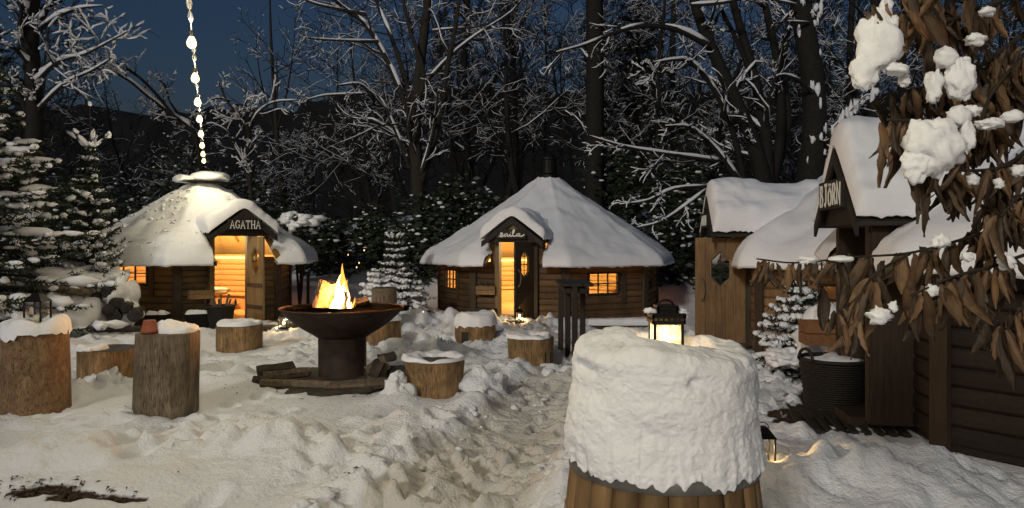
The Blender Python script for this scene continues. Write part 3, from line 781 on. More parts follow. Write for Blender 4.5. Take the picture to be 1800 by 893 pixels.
    # --- chimney
    if chim == 'flat':
        b = MB(); b.lathe([(.26, za - .35), (.26, za - .05), (.24, za - .02), (.24, za + .0), (.52, za + .005), (.50, za + .03), (.05, za + .06)], 18); c = b.build('chimney', M['iron'], root)
        b = MB(); b.blob((.16, -.05, za + .125), (.40, .40, .13), seed + 3, .18, 26, 13, 1.6); b.blob((-.38, -.02, za + .07), (.20, .24, .085), seed + 9, .2, 20, 11, 1.6); b.build('snow_cap', M['snow'], c, True)
    elif chim == 'tall':
        b = MB(); b.lathe([(.27, za - .40), (.25, za + .06), (.19, za + .10), (.19, za + .42), (.24, za + .43), (.24, za + .47), (.19, za + .48), (.14, za + .56), (.03, za + .62)], 18); b.build('chimney', M['iron'], root)
    # --- warm light inside
    if light:
        point('cabin_light', (0, .25, min(za - .55, wall_h + .45)), light, (1.0, .74, .36), .12, root)
    # benches along the back walls
    for k in back:
        if k in (n // 2, n // 2 - 1, -(n // 2 - 1)):
            b = MB(); al = 2 * PI * k / n; hh = side / 2 - .2
            b.extr([(-hh, .38), (hh, .38), (hh, .42), (-hh, .42)], fr(k, 0, 0, 0), -.55, -.08); b.extr([(-hh, .07), (hh, .07), (hh, .38), (-hh, .38)], fr(k, 0, 0, 0), -.50, -.47)
            b.build('bench', inner, root)
    return root, fp, fr

TH_A, TH_S, TH_T, TH_B = R(40), R(-18), R(-96.2), R(-98.05)
agatha, fpA, frA = cabin('grill_cabin', 'hexagonal log cabin with the AGATHA sign above its open lit door', (-6.58, 15.7), TH_A, 6, 1.92, 2.58, 1.24, 2.84, 1.30, M['agatha_wood'],
    (.0, .64, 1.70), (.42, .60, 1.76, 2.22), [(-1, -.22, .88, .80, 1.20, 3, 2, [1])], (.66, .20, 1.83, 'AGATHA'), M['inner_red'], (-1, 0, 1), (2, 3, -2), M['black_trim'], M['door_wood'],
    snow_t=.22, leaf=(R(97), 1, M['door_wood']), seed=3, light=85, snowm='roofsnow_debris', chim='flat', dsh=.14, rough=1.5, roofin=M['inner_gold'])
saila, fpS, frS = cabin('grill_cabin', 'large octagonal log cabin with the Saila script sign and tall black chimney', (.88, 17.6), TH_S, 8, 2.6, 3.0, 1.17, 3.12, 1.18, M['saila_wood'],
    (-.02, .74, 1.60), (.40, .60, 1.64, 2.10), [(1, -.08, .72, .53, .93, 3, 2, [1]), (2, 0, .6, .55, .93, 2, 2, None), (-1, -.25, .62, .56, .95, 3, 2, [1])], (.62, .19, 1.66, 'saila'), M['inner_gold'],
    (-1, 0, 1, 2), (3, 4, -3, -2), M['black_trim'], M['door_wood'], snow_t=.17, leaf=(R(76), 1, M['door_shaded']), seed=11, light=130, chim='tall')
third, fpT, frT = cabin('grill_cabin', 'brown plank cabin between the lantern barrel and the nearest cabin, door standing open', (6.0, 11.18), TH_T, 8, 2.6, 2.90, 1.31, 3.25, 1.32, M['third_wood'],
    (0, .76, 1.66), (.58, .60, 1.74, 2.32), [(1, .25, .66, .66, 1.02, 3, 2, None)], (.5, .22, 1.82, 'scribble'), M['inner_gold'], (0, 1, 2), (4,), M['black_trim'], M['third_wood'],
    snow_t=.22, leaf=(R(92), 1, M['third_wood']), seed=23, light=14, box=.08)
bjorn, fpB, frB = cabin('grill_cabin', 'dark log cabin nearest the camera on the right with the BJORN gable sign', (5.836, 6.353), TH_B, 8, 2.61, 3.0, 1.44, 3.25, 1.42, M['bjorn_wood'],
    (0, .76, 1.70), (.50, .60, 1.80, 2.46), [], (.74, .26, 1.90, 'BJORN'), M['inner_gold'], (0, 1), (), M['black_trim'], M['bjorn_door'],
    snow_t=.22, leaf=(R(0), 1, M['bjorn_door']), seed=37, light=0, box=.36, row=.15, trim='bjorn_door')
rr = random.Random(8); sb, fb_ = MB(), MB()
for i in range(150):
    k = rr.choice((-1, -1, -1, 0, -2)); al = 2 * PI * k / 6; q = math.sqrt(rr.uniform(.06, .9)); apE = 2.58 * math.cos(PI / 6); o = q * apE; t = rr.uniform(-1, 1) * q * 1.1
    if k == 0 and t > -.62: continue
    z = 2.84 - (2.84 - 1.24) * o / apE + .17; p = (math.cos(al) * t + math.sin(al) * o, math.sin(al) * t - math.cos(al) * o, z)
    if i % 4: r_ = rr.uniform(.014, .034); sb.blob((p[0], p[1], p[2] + .015), (r_ * rr.uniform(1, 1.6), r_, r_ * .9), i, .5, 7, 5)
    else:
        an = rr.uniform(0, 6.3); c, d = math.cos(an) * .04, math.sin(an) * .04; fb_.tube([(p[0] - c, p[1] - d, p[2] + .045), (p[0], p[1], p[2] + .06), (p[0] + c, p[1] + d, p[2] + .04)], .007, 4)
tag(sb.build('fallen_snow_clumps', M['snow'], agatha, True), kind='stuff'); tag(fb_.build('fallen_twigs', M['leaflitter'], agatha), kind='stuff')
# ------------------------------------------------------------------ things inside the lit cabins
def loc_w(root, p):
    c, s = math.cos(root.rotation_euler[2]), math.sin(root.rotation_euler[2])
    return Vector((root.location.x + c * p[0] - s * p[1], root.location.y + s * p[0] + c * p[1], p[2]))
def inside_table(root, p, rad, label):
    q = loc_w(root, p); e = empty('grill_table', (q.x, q.y, .07), 0, label, 'table')
    b = MB(); b.lathe([(rad, .50), (rad + .01, .515), (rad, .53), (.0, .53)], 24); b.build('table_top', M['white_paint'], e, True)
    b = MB(); b.lathe([(.30, .0), (.30, .50)], 12); b.build('grill_base', M['iron'], e)
    b = MB(); b.lathe([(.42, 1.10), (.10, 1.5), (.10, 2.1)], 18); b.build('hood', M['white_paint'] if root is agatha else M['iron'], e, True)
    for a in (0, 2.1, 4.2):
        b = MB(); b.tube([(.36 * math.cos(a), .36 * math.sin(a), .53), (.36 * math.cos(a), .36 * math.sin(a), 1.15)], .012, 6); b.build('hood_post', M['iron'], e)
inside_table(agatha, (-.18, -.25, 0), .55, 'white round grill table with a hood inside the AGATHA cabin')
inside_table(saila, (.55, .3, 0), .6, 'white round grill table with a black hood inside the Saila cabin')
for i, (rt, p, sz, lb) in enumerate([(agatha, (.42, .62, .50), (.34, .25, .10), 'cream fur cushion on the bench inside the AGATHA cabin'), (saila, (-.05, -1.0, .22), (.25, .22, .15), 'straw-filled wooden box just inside the Saila door')]):
    q = loc_w(rt, p); b = MB()
    if i == 0: b.blob((0, 0, 0), sz, 5, .25, 22, 12); tag(b.build('cushion', M['cloth'], None, True, q), lb, 'cushion')
    else:
        e = empty('straw_box', (q.x, q.y, .07), rt.rotation_euler[2], lb, 'box'); b.bevbox((0, 0, .17), (.46, .34, .34), .01); b.build('box_body', M['crate'], e)
        b = MB(); b.blob((0, 0, .35), (.22, .16, .08), 9, .4, 22, 10, 4); b.build('straw', M['cloth'], e, True)
# ------------------------------------------------------------------ wall crates with bottles, planters, baskets
def bottle(parent, p, h=.20):
    b = MB(); b.lathe([(.028, 0), (.028, h * .55), (.012, h * .75), (.011, h), (.0, h)], 10, p); b.build('bottle', M['bottle'], parent, True)
def crate(root, frf, k, t, z, w_, h_, d_, label, mat, nbot=2):
    m = frf(k, t, .02 + d_ / 2, z); q = loc_w(root, m.translation)
    e = empty('wall_crate', q, root.rotation_euler[2] + 2 * PI * k / (6 if root is agatha else 8), label, 'crate')
    hh = h_ / 2
    for j in range(2):
        for (c, s_) in (((0, -d_ / 2, hh * (j + .5)), (w_, .012, hh - .006)), ((0, d_ / 2, hh * (j + .5)), (w_, .012, hh - .006)), ((-w_ / 2 + .006, 0, hh * (j + .5)), (.012, d_ - .014, hh - .006)), ((w_ / 2 - .006, 0, hh * (j + .5)), (.012, d_ - .014, hh - .006))):
            b = MB(); b.bevbox(c, s_, .003); b.build('slat', mat, e)
    b = MB(); b.box((0, 0, .008), (w_ - .03, d_ - .03, .01)); b.build('base', mat, e)
    for i in range(nbot): bottle(e, (-w_ * .3 + w_ * .6 * i / max(1, nbot - 1), .0, .015), .24 + .03 * (i % 2))
    return e
crate(agatha, frA, 0, -.58, .52, .40, .17, .18, 'small wooden crate with bottles on the wall beside the AGATHA door', M['crate'])
crate(saila, frS, 0, -.66, .50, .42, .18, .18, 'small wooden crate with bottles on the wall beside the Saila door', M['crate'], 3)
ec = crate(bjorn, frB, 0, -.86, .55, .30, .24, .56, 'orange-brown bottle crate on the wall beyond the nearest cabin porch', M['crate_red'], 2)
# shelf below Saila's crate
q = loc_w(saila, frS(0, -.66, .16, .20).translation); e = empty('low_bench', q, TH_S, 'low dark bench below the bottle crate left of the Saila door', 'bench')
b = MB(); b.bevbox((0, 0, 0), (.46, .26, .04), .006); b.build('seat', M['trim'], e)
for lx in (-.18, .18):
    for ly in (-.09, .09):
        b = MB(); b.box((lx, ly, -.12), (.04, .04, .19)); b.build('leg', M['trim'], e)

def planter(x, y, rz, L, W, Hh, label, seed=1):
    e = empty('planter_trough', (x, y, gz(x, y)), rz, label, 'planter')
    b = MB(); b.bevbox((0, 0, Hh / 2), (L, W, Hh), .012); b.build('trough', M['iron'], e)
    u, v = np.meshgrid(np.linspace(-1, 1, 18), np.linspace(-1, 1, 8), indexing='ij')
    base = np.stack([u * L * .48, v * W * .45, np.full_like(u, Hh)], -1)
    t = (.05 + .03 * fbm(u * 3 + seed, v * 2, 0, 2, seed)) * qround((1 - np.abs(u)) * L * .5, .06) * qround((1 - np.abs(v)) * W * .5, .05)
    b = MB(); b.add(*grid_slab(base, t)); b.build('snow_cap', M['snow'], e, True)
q = at(352, 569, 13.6); planter(q.x, 13.7, .55, .62, .22, .27, 'black planter trough with a strip of snow below the AGATHA crate', 2)
q = at(268, 560, 13.0); planter(q.x, 13.2, .1, .36, .26, .28, 'dark snow-capped planter below the AGATHA window', 4)

def basket(loc, r0, r1, h, label, name='wicker_basket', sticks=False, snow=False):
    e = empty(name, loc, .3, label, 'basket')
    nr = 24; b = MB()
    b.lathe([(0, .01), (r0, .0), (r0 + (r1 - r0) * .5, h * .5), (r1, h), (r1 - .025, h), (r0 + (r1 - r0) * .5 - .02, h * .5), (r0 - .02, .03), (0, .03)], 28); b.build('basket_body', M['wicker'], e, True)
    b = MB()
    for i in range(nr):
        z = h * (i + .5) / nr; r = r0 + (r1 - r0) * z / h
        b.tube([(r * (1 + .018 * math.sin(a * 14 + i * PI)) * math.cos(a), r * (1 + .018 * math.sin(a * 14 + i * PI)) * math.sin(a), z) for a in np.linspace(0, 2 * PI, 57)], h / nr * .5, 4, False)
    tag(b.build('weave', M['wicker'], e, True), kind='stuff')
    b = MB(); b.tube([((r1) * math.cos(a), (r1) * math.sin(a), h) for a in np.linspace(0, 2 * PI, 33)], .02, 6, False); b.build('rim', M['wicker'], e, True)
    for s_ in (-1, 1):
        b = MB(); b.tube([(s_ * (r1 + .01), .10 * math.cos(a), h + .11 * math.sin(a)) for a in np.linspace(0, PI, 9)], .015, 6); b.build('handle', M['wicker'], e, True)
    if sticks:
        for i in range(7):
            b = MB(); a = i * 2.4; b.tube([(.05 * math.cos(a), .05 * math.sin(a), h * .4), (.17 * math.cos(a), .17 * math.sin(a), h + .12 + .05 * (i % 3))], .018, 5); b.build('stick', M['log_grey'], e)
    if snow:
        b = MB(); b.blob((.02, 0, h - .03), (r1 * .8, r1 * .8, .06), 4, .35, 22, 9, 3); b.build('snow', M['snow'], e, True)
    return e
p = at(388, 568, 13.35); basket((p.x, 13.35, 0), .17, .24, .44, 'black basket of kindling sticks beside the AGATHA doorway', sticks=True)
p = at(1458, 722, 7.1); basket((p.x + .04, 7.1, gz(p.x, 7.1) - .01), .24, .31, .52, 'large black wicker basket by the nearest cabin porch', snow=True)
# doormat grate by the nearest cabin
e = empty('door_grate', (2.95, 6.55, gz(2.95, 6.55) + .02), R(-12), 'black slatted door grate with snow in its gaps on the ground', 'grate')
for i in range(9):
    b = MB(); b.bevbox((-.4 + .1 * i, 0, .02), (.055, .75, .035), .004); b.build('slat', M['black_trim'], e)
for yy in (-.3, .3):
    b = MB(); b.bevbox((0, yy, .0), (.9, .05, .03), .004); b.build('bearer', M['black_trim'], e)

# ------------------------------------------------------------------ logs: tables and stools
def log_side(b, r, h, seed, taper=0.0, tilt=0.0, n=48, rows=16, lump=.085, z0=-.06):
    prof = np.linspace(0, 1, rows); V = []
    for q in prof:
        for j in range(n):
            a = 2 * PI * j / n
            rr = r * (1 + taper * (1 - q)) * (1 + lump * float(vn(math.cos(a) * 1.4 + seed, math.sin(a) * 1.4, q * .5, seed)) + .018 * float(vn(math.cos(a) * 6, math.sin(a) * 6, q * 1.2 + seed, seed + 4)))
            V.append((rr * math.cos(a) + tilt * q, rr * math.sin(a), z0 + (h - z0) * q))
    b.add(V, [(i * n + j, i * n + (j + 1) % n, (i + 1) * n + (j + 1) % n, (i + 1) * n + j) for i in range(rows - 1) for j in range(n)])
    return V[-n:]
def snow_disc(b, r, z, thick, seed, c=(0, 0), rag=.10, hole=None, n=56, rows=16, edge=None, drop=.0, am=.5):
    e_ = edge or thick
    s_ = np.concatenate([np.linspace(.02, .7, rows - 8), np.linspace(.76, 1, 8)]); an = np.arange(n) * 2 * PI / n
    Sx, A = np.meshgrid(s_, an, indexing='ij')
    rr = r * (1 + rag * fbm(np.cos(A) * 2.2 + seed, np.sin(A) * 2.2, 0, 3, seed)) * Sx
    x = rr * np.cos(A) + c[0]; y = rr * np.sin(A) + c[1]
    t = thick * (.85 + am * fbm(x * 6 + seed, y * 6, 0, 3, seed + 1)) * qround((1 - Sx) * r, e_)
    t = np.maximum(t, 0) + .004
    if hole is not None:
        q = np.hypot((x - hole[0]) / hole[2], (y - hole[1]) / hole[3]) + .25 * fbm(x * 12, y * 12, 0, 2, seed + 5); t = t * sstep(.6, 1.1, q) - .02 * sstep(1.0, .7, q)
    V = np.stack([x, y, z + t], -1); low = np.stack([x[-1] * 1.0, y[-1], np.full(n, z) - drop * np.maximum(0, fbm(np.cos(an) * 4, np.sin(an) * 4, 0, 3, seed + 7) + .2)], -1)
    V = np.concatenate([V.reshape(-1, 3), low]); m = len(s_) + 1
    b.add(V, [tuple(range(n))] + [(i * n + j, (i + 1) * n + j, (i + 1) * n + (j + 1) % n, i * n + (j + 1) % n) for i in range(m - 1) for j in range(n)])
def stump(name, label, cat, group, x, y, r, h, mat, seed, snow=None, taper=0, tilt=0, notch=None, rz=0.0, topm=None):
    z = gz(x, y) * .3
    e = empty(name, (x, y, z), rz, label, cat, group)
    b = MB(); rim = log_side(b, r, h - z, seed, taper, tilt); b.build('log', mat, e, True)
    b = MB(); nn = len(rim); V = list(rim) + [(rim[j][0] * .93 + .07 * tilt, rim[j][1] * .93, h - z + .004) for j in range(nn)] + [(tilt, 0, h - z - .006)]
    b.add(V, [(j, (j + 1) % nn, nn + (j + 1) % nn, nn + j) for j in range(nn)] + [(nn + j, nn + (j + 1) % nn, 2 * nn) for j in range(nn)]); b.build('cut_top', topm or M['log_wet'], e)
    if snow:
        b = MB(); snow_disc(b, snow.get('r', r * 1.02), h - z, snow['t'], seed + 2, snow.get('c', (tilt, 0)), snow.get('rag', .08), snow.get('hole'), edge=snow.get('edge'), drop=snow.get('drop', .0), am=snow.get('am', .5)); b.build('snow_cap', M['snow'], e, True)
    if notch:
        a, w_, hh, zb = notch; b = MB(); rr = r * (1 + taper * .7) * 1.01
        b.extr([(-w_ / 2, 0), (w_ / 2, 0), (w_ / 2, hh), (-w_ / 2, hh)], Matrix.Translation((rr * math.cos(a), rr * math.sin(a), zb)) @ Matrix(((-math.sin(a), 0, math.cos(a), 0), (math.cos(a), 0, math.sin(a), 0), (0, 1, 0, 0), (0, 0, 0, 1))), -.06, .012); b.build('notch', M['logend'], e)
    return e
G1, G2 = 'tall log tables', 'log stools round the fire bowl'
stump('log_table', 'tall brown log table at the left edge with a lantern in its snow', 'log table', G1, -4.54, 7.05, .285, .745, M['log_brown'], 3, dict(t=.14, r=.295, hole=(.02, .0, .13, .13), rag=.10, edge=.07, drop=.05, am=.3), .05)
stump('log_table', 'tall grey weathered log table carrying an upturned flower pot', 'log table', G1, -3.27, 7.0, .275, .745, M['log_grey'], 8, dict(t=.08, r=.20, c=(.08, .03), rag=.22), .05, .02, topm=M['log_grey'])
stump('log_stool', 'low log stool with a wet dark top between the two tall log tables', 'log stool', G2, -4.55, 8.35, .33, .40, M['log_orange'], 12, dict(t=.05, r=.14, c=(-.15, -.12), rag=.3))
stump('log_stool', 'orange log stool in front of the AGATHA doorway', 'log stool', G2, -4.06, 11.0, .315, .37, M['log_orange'], 17, dict(t=.06, rag=.1))
stump('log_stool', 'orange log stool half hidden behind the right of the fire bowl', 'log stool', G2, -1.98, 11.2, .30, .42, M['log_orange'], 21, dict(t=.07, rag=.1))
stump('log_table', 'tall grey log standing behind the fire bowl before the snowy spruces', 'log table', G1, -2.28, 13.2, .22, .78, M['log_grey'], 25, None)
stump('log_stool', 'log stool under a thick dome of snow in front of the Saila door', 'log stool', G2, -.576, 11.7, .315, .30, M['log_orange'], 29, dict(t=.21, r=.345, rag=.05, edge=.10, drop=.05, am=.12), .0, notch=(R(-118), .12, .2, .0))
stump('log_stool', 'orange log stool with a dark notch near the tall black table', 'log stool', G2, .236, 9.6, .295, .365, M['log_orange'], 33, dict(t=.045, rag=.12, hole=(.06, .0, .19, .17)), -.03, notch=(R(-42), .13, .19, .0))
stump('log_stool', 'nearest log stool with a wet dark top right of the fire bowl', 'log stool', G2, -.83, 7.85, .32, .36, M['log_orange'], 39, dict(t=.04, rag=.08, hole=(.03, -.02, .25, .24)), -.13)
# heaps of snow pushed against stool feet
def drift(x, y, rx, ry, h, seed, label):
    b = MB(); b.blob((0, 0, 0), (rx, ry, h), seed, .4, 34, 18, 2.2); return tag(b.build('snow_heap', M['ground'], None, True, (x, y, gz(x, y) - h * .2)), label, 'snow heap')
drift(-1.16, 7.50, .14, .12, .20, 3, 'small lump of snow against the left foot of the nearest log stool')
drift(-.28, 7.75, .24, .2, .16, 5, 'rounded snow lump right of the nearest log stool')
drift(-4.33, 7.92, .13, .1, .15, 7, 'snow lump against the stool between the tall log tables')
drift(.62, 9.0, .3, .26, .16, 9, 'snow heap at the foot of the notched stool by the black table')
drift(-1.75, 10.75, .3, .18, .15, 10, 'snow heap in front of the stool behind the fire bowl')

# upturned flower pot
b = MB(); b.lathe([(.078, 0), (.078, .03), (.070, .032), (.055, .115), (.05, .12), (0, .12)], 22); p = at(265, 582, 6.9)
tag(b.build('flower_pot', M['terracotta'], None, True, (p.x + .0, 6.88, .752)), 'upturned terracotta flower pot on the grey log table', 'flower pot')

# ------------------------------------------------------------------ lanterns
def lantern(loc, w_, h_, label, lit=0.0, rz=0.0, slots=False, frost=False, snow=False, mat='iron', fl=1.0):
    e = empty('lantern', loc, rz, label, 'lantern')
    b = MB(); b.bevbox((0, 0, .012), (w_, w_, .024), .004); b.build('base', M[mat], e)
    pw = w_ * .09; hb = h_ * .62
    for sx in (-1, 1):
        for sy in (-1, 1):
            b = MB(); b.bevbox((sx * (w_ / 2 - pw / 2), sy * (w_ / 2 - pw / 2), .024 + hb / 2), (pw, pw, hb), .002); b.build('post', M[mat], e)
    for k in range(4):
        b = MB(); mm = Matrix.Rotation(k * PI / 2, 4, 'Z'); x = w_ / 2 - pw
        b.add([mm @ Vector(q) for q in ((-x, -w_ / 2 + pw * .5, .03), (x, -w_ / 2 + pw * .5, .03), (x, -w_ / 2 + pw * .5, .02 + hb), (-x, -w_ / 2 + pw * .5, .02 + hb))], [(0, 1, 2, 3)]); b.build('pane', M['frost' if frost else 'glass'], e)
    z = .024 + hb
    if slots:
        for (r_, zz, hh, ns) in ((w_ / 2 + .002, z, h_ * .16, 6), (w_ * .32, z + h_ * .17, h_ * .13, 4)):
            for k in range(4):
                mm = Matrix.Rotation(k * PI / 2, 3, 'Z'); b = MB()
                b.box(mm @ Vector((0, -r_, zz + .006)), (2 * r_ + .006, .006, .012), mm); b.box(mm @ Vector((0, -r_, zz + hh - .004)), (2 * r_ + .008, .008, .012), mm)
                for i in range(ns + 1): b.box(mm @ Vector((-r_ + 2 * r_ * i / ns, -r_, zz + hh / 2)), (.0055, .005, hh), mm)
                b.build('lid_grille', M[mat], e)
            b = MB(); b.box((0, 0, zz + hh + .003), (2 * r_ + .008, 2 * r_ + .008, .006)); b.build('lid_plate', M[mat], e)
        ztop = z + h_ * .31
    else:
        b = MB(); x = w_ / 2 + .006
        b.add([(-x, -x, z), (x, -x, z), (x, x, z), (-x, x, z), (-x * .35, -x * .35, z + h_ * .22), (x * .35, -x * .35, z + h_ * .22), (x * .35, x * .35, z + h_ * .22), (-x * .35, x * .35, z + h_ * .22)],
              [(3, 2, 1, 0), (4, 5, 6, 7), (0, 1, 5, 4), (1, 2, 6, 5), (2, 3, 7, 6), (3, 0, 4, 7)]); b.build('lid', M[mat], e); ztop = z + h_ * .22
    b = MB(); b.tube([(.3 * w_ * math.cos(a), 0, ztop - .01 + .3 * w_ * math.sin(a)) for a in np.linspace(0, PI, 9)], .0035, 5); b.build('ring_handle', M[mat], e)
    b = MB(); ch = hb * .4; b.lathe([(w_ * .2, .024), (w_ * .2, .024 + ch), (0, .024 + ch)], 14); b.build('candle', M['wax'], e, True)
    if lit:
        b = MB(); b.lathe([(.0, 0), (w_ * .06 * fl, w_ * .08 * fl), (w_ * .045 * fl, w_ * .2 * fl), (0, w_ * .34 * fl)], 10, (0, 0, .03 + ch)); b.build('candle_flame', M['candle_flame'], e, True)
        point('candle_light', (0, 0, .035 + ch + w_ * .2), lit, (1.0, .62, .25), .015, e)
    if snow:
        for (c_, r_, s_) in (((-w_ * .52, 0, z + h_ * .22), (w_ * .22, w_ * .3, h_ * .05), 3), ((w_ * .48, 0, z + h_ * .20), (w_ * .24, w_ * .3, h_ * .055), 8), ((w_ * .64, -.01, z + h_ * .13), (w_ * .09, w_ * .09, h_ * .07), 5)):
            b = MB(); b.blob(c_, r_, s_, .4, 16, 9, 3); b.build('snow', M['snow'], e, True)
    return e
p = at(72, 560, 7.05); lantern((p.x, 7.0, .80), .17, .34, 'unlit black lantern standing in the snow on the left log table')
p = at(499, 580, 13.1); lantern((p.x, 13.1, gz(p.x, 13.1)), .16, .30, 'small lit candle lantern on the snow right of the AGATHA cabin', 3.0)
p = at(913, 574, 14.6); lantern((p.x, 14.4, .02), .16, .30, 'small lit candle lantern on the Saila doorstep', 3.0)
lantern((1.62, 4.78, gz(1.62, 4.78)), .13, .30, 'lit lantern on the ground half hidden behind the barrel', 1.6)
# bases: dark slab beside the AGATHA lantern, step before Saila
p = at(480, 585, 13.0); b = MB(); b.bevbox((0, 0, .02), (.85, .3, .06), .01); tag(b.build('wooden_step', M['black_trim'], None, False, (p.x - .1, 13.25, gz(p.x, 13.25)), .5), 'dark wooden step at the foot of the AGATHA cabin', 'step')
e = empty('wooden_step', (.02, 14.75, 0), TH_S, 'low plank step with snow before the Saila door', 'step')
for i in range(3):
    b = MB(); b.bevbox((0, -.2 + .2 * i, .03), (1.0, .17, .05), .008); b.build('plank', M['trim'], e)
b = MB(); u, v = np.meshgrid(np.linspace(-1, 1, 22), np.linspace(-1, 1, 10), indexing='ij'); b.add(*grid_slab(np.stack([u * .42, v * .12 - .1, np.full_like(u, .056)], -1), np.maximum(.002, .05 * (fbm(u * 3, v * 2, 0, 3, 4) + .1)) * qround((1 - abs(u)) * .4, .1))); b.build('snow', M['snow'], e, True)
# snow-covered plank bench right of Saila
p0, p1 = at(1032, 575, 13.7), at(1150, 577, 13.7); L = p1.x - p0.x
e = empty('low_bench', ((p0.x + p1.x) / 2, 13.8, gz(2, 13.8)), 0, 'low bench under a smooth bar of snow before the Saila window', 'bench')
b = MB(); b.bevbox((0, 0, .03), (L, .3, .06), .01); b.build('seat', M['trim'], e)
u, v = np.meshgrid(np.linspace(-1, 1, 40), np.linspace(-1, 1, 12), indexing='ij')
b = MB(); b.add(*grid_slab(np.stack([u * L * .5, v * .16, np.full_like(u, .062)], -1), (.11 + .015 * fbm(u * 4, v, 0, 3, 6)) * qround((1 - abs(u)) * L / 2, .08) * qround((1 - abs(v)) * .16, .09))); b.build('snow_cap', M['snow'], e, True)

# ------------------------------------------------------------------ tall black table
e = empty('bar_table', (.845, 10.28, gz(.845, 10.28) - .05), 0, 'tall narrow black bar table with four thick legs before the Saila cabin', 'table')
LG = [(-.135, .5), (-.075, -.06), (-.015, -.5), (.16, .25)]
zt = 1.0
for (lx, ly) in LG:
    b = MB(); b.bevbox((lx, ly, zt / 2), (.075, .075, zt), .006); b.build('leg', M['black_trim'], e)
for i in range(3):
    b = MB(); b.bevbox((-.14 + .15 * i, 0, zt + .02), (.146, 1.1, .045), .006); b.build('top_board', M['black_trim'], e)
b = MB(); b.bevbox((0, 0, zt - .06), (.30, .95, .07), .005); b.build('apron', M['black_trim'], e)

# ------------------------------------------------------------------ fire bowl, firewood, fire
FB = Vector((-1.995, 8.7, 0))
e = empty('fire_bowl', FB, 0, 'wide rusty steel fire bowl on a dark drum pedestal', 'fire bowl')
b = MB(); b.lathe([(.285, -.02), (.285, .03), (.278, .035), (.278, .48), (.30, .50)], 40); b.build('pedestal', M['rust'], e, True)
out = [(.30, .49), (.34, .52), (.45, .585), (.56, .665), (.655, .75), (.70, .805), (.718, .822)]
inn = [(.712, .826), (.69, .815), (.64, .765), (.54, .685), (.42, .61), (.2, .56), (0, .55)]
b = MB(); b.lathe(out, 72); b.build('bowl_outside', M['rust'], e, True)
b = MB(); b.lathe([out[-1]] + inn, 72); b.build('bowl_inside', M['rust_in'], e, True)
b = MB(); b.tube([(.717 * math.cos(a), .717 * math.sin(a), .824) for a in np.linspace(0, 2 * PI, 73)], .009, 6, False); b.build('rim', M['rust'], e, True)
b = MB(); b.lathe([(.42, .60), (.35, .64), (.2, .67), (0, .66)], 30, (0, 0, 0), lambda a, z: 1 + .1 * math.sin(a * 7 + z * 30)); b.build('ash_bed', M['logend'], e, True)

def split_log(name, label, group, p0, p1, r, seed, mat, sides=7, cat='firewood'):
    rr = random.Random(seed); d = (Vector(p1) - Vector(p0)); c = (Vector(p0) + Vector(p1)) / 2
    b = MB(); n = sides
    q = d.to_track_quat('Z', 'Y'); V = []; m = 6
    ang = sorted(rr.uniform(0, 2 * PI) for _ in range(n)); rad = [r * rr.uniform(.65, 1.15) for _ in range(n)]
    ang = [2 * PI * i / n + rr.uniform(-.25, .25) for i in range(n)]
    for i in range(m):
        for j in range(n):
            k = rad[j] * (1 + .10 * rr.uniform(-1, 1))
            V.append(q @ Vector((k * math.cos(ang[j]), k * math.sin(ang[j]), (i / (m - 1) - .5) * d.length + .02 * rr.uniform(-1, 1))))
    b.add(V, [(i * n + j, i * n + (j + 1) % n, (i + 1) * n + (j + 1) % n, (i + 1) * n + j) for i in range(m - 1) for j in range(n)] + [tuple(range(n))[::-1], tuple((m - 1) * n + j for j in range(n))])
    return tag(b.build(name, mat, None, False, c), label, cat, group)
# burning wood in the bowl
GF = 'wood burning in the fire bowl'
burn = [((-.16, .02, .66), (.02, .02, 1.02)), ((.12, .06, .66), (.0, -.02, 1.0)), ((-.05, .16, .66), (.03, .02, .98)), ((.05, -.16, .66), (.0, 0, .93)), ((.22, .1, .7), (-.1, .12, .80))]
for i, (a, c) in enumerate(burn): split_log('burning_log', 'split log burning upright inside the flames of the fire bowl', GF, FB + Vector(a), FB + Vector(c), .055, 40 + i, M['logend'])
split_log('leaning_log', 'broad split log leaning behind the flames at the left of the bowl', 'wood set against the fire', FB + Vector((-.30, .14, .66)), FB + Vector((-.17, .12, 1.12)), .125, 61, M['log_brown'], 9)
split_log('small_log', 'short round log lying in the bowl right of the flames', 'wood set against the fire', FB + Vector((.10, .22, .86)), FB + Vector((.26, .28, .9)), .05, 66, M['firewood'], 8)
# flames
FS = .78
fe = empty('campfire', FB + Vector((-.03, 0, .68)), 0, 'bright yellow fire burning in the middle of the fire bowl', 'fire')
def tongue(b, x, y, w_, h_, seed, lean=0.0, rows=12, n=9):
    V = []
    for i in range(rows):
        q = i / (rows - 1); r = w_ * (math.sin(PI * min(.999, (q * .78 + .22))) ** .9) * (1 - .35 * q)
        cx = x + lean * q * q + .035 * math.sin(q * 5 + seed) * q; cy = y + .03 * math.cos(q * 4 + seed * 2) * q
        for j in range(n):
            a = 2 * PI * j / n; k = r * (1 + .28 * float(vn(math.cos(a) * 1.5 + seed, math.sin(a) * 1.5, q * 4, seed)))
            V.append((cx + k * math.cos(a), cy + k * math.sin(a), h_ * q))
    b.add(V, [(i * n + j, i * n + (j + 1) % n, (i + 1) * n + (j + 1) % n, (i + 1) * n + j) for i in range(rows - 1) for j in range(n)])
core = [(-.02, 0, .060, .50, 1, .03), (.05, -.03, .055, .42, 2, .0), (-.08, -.02, .055, .34, 3, .05), (.11, .0, .045, .33, 4, -.02), (.01, -.07, .055, .38, 5, .03), (-.12, -.02, .04, .22, 15, .03), (.15, -.02, .035, .20, 16, -.01), (.03, .03, .05, .46, 17, -.01)]
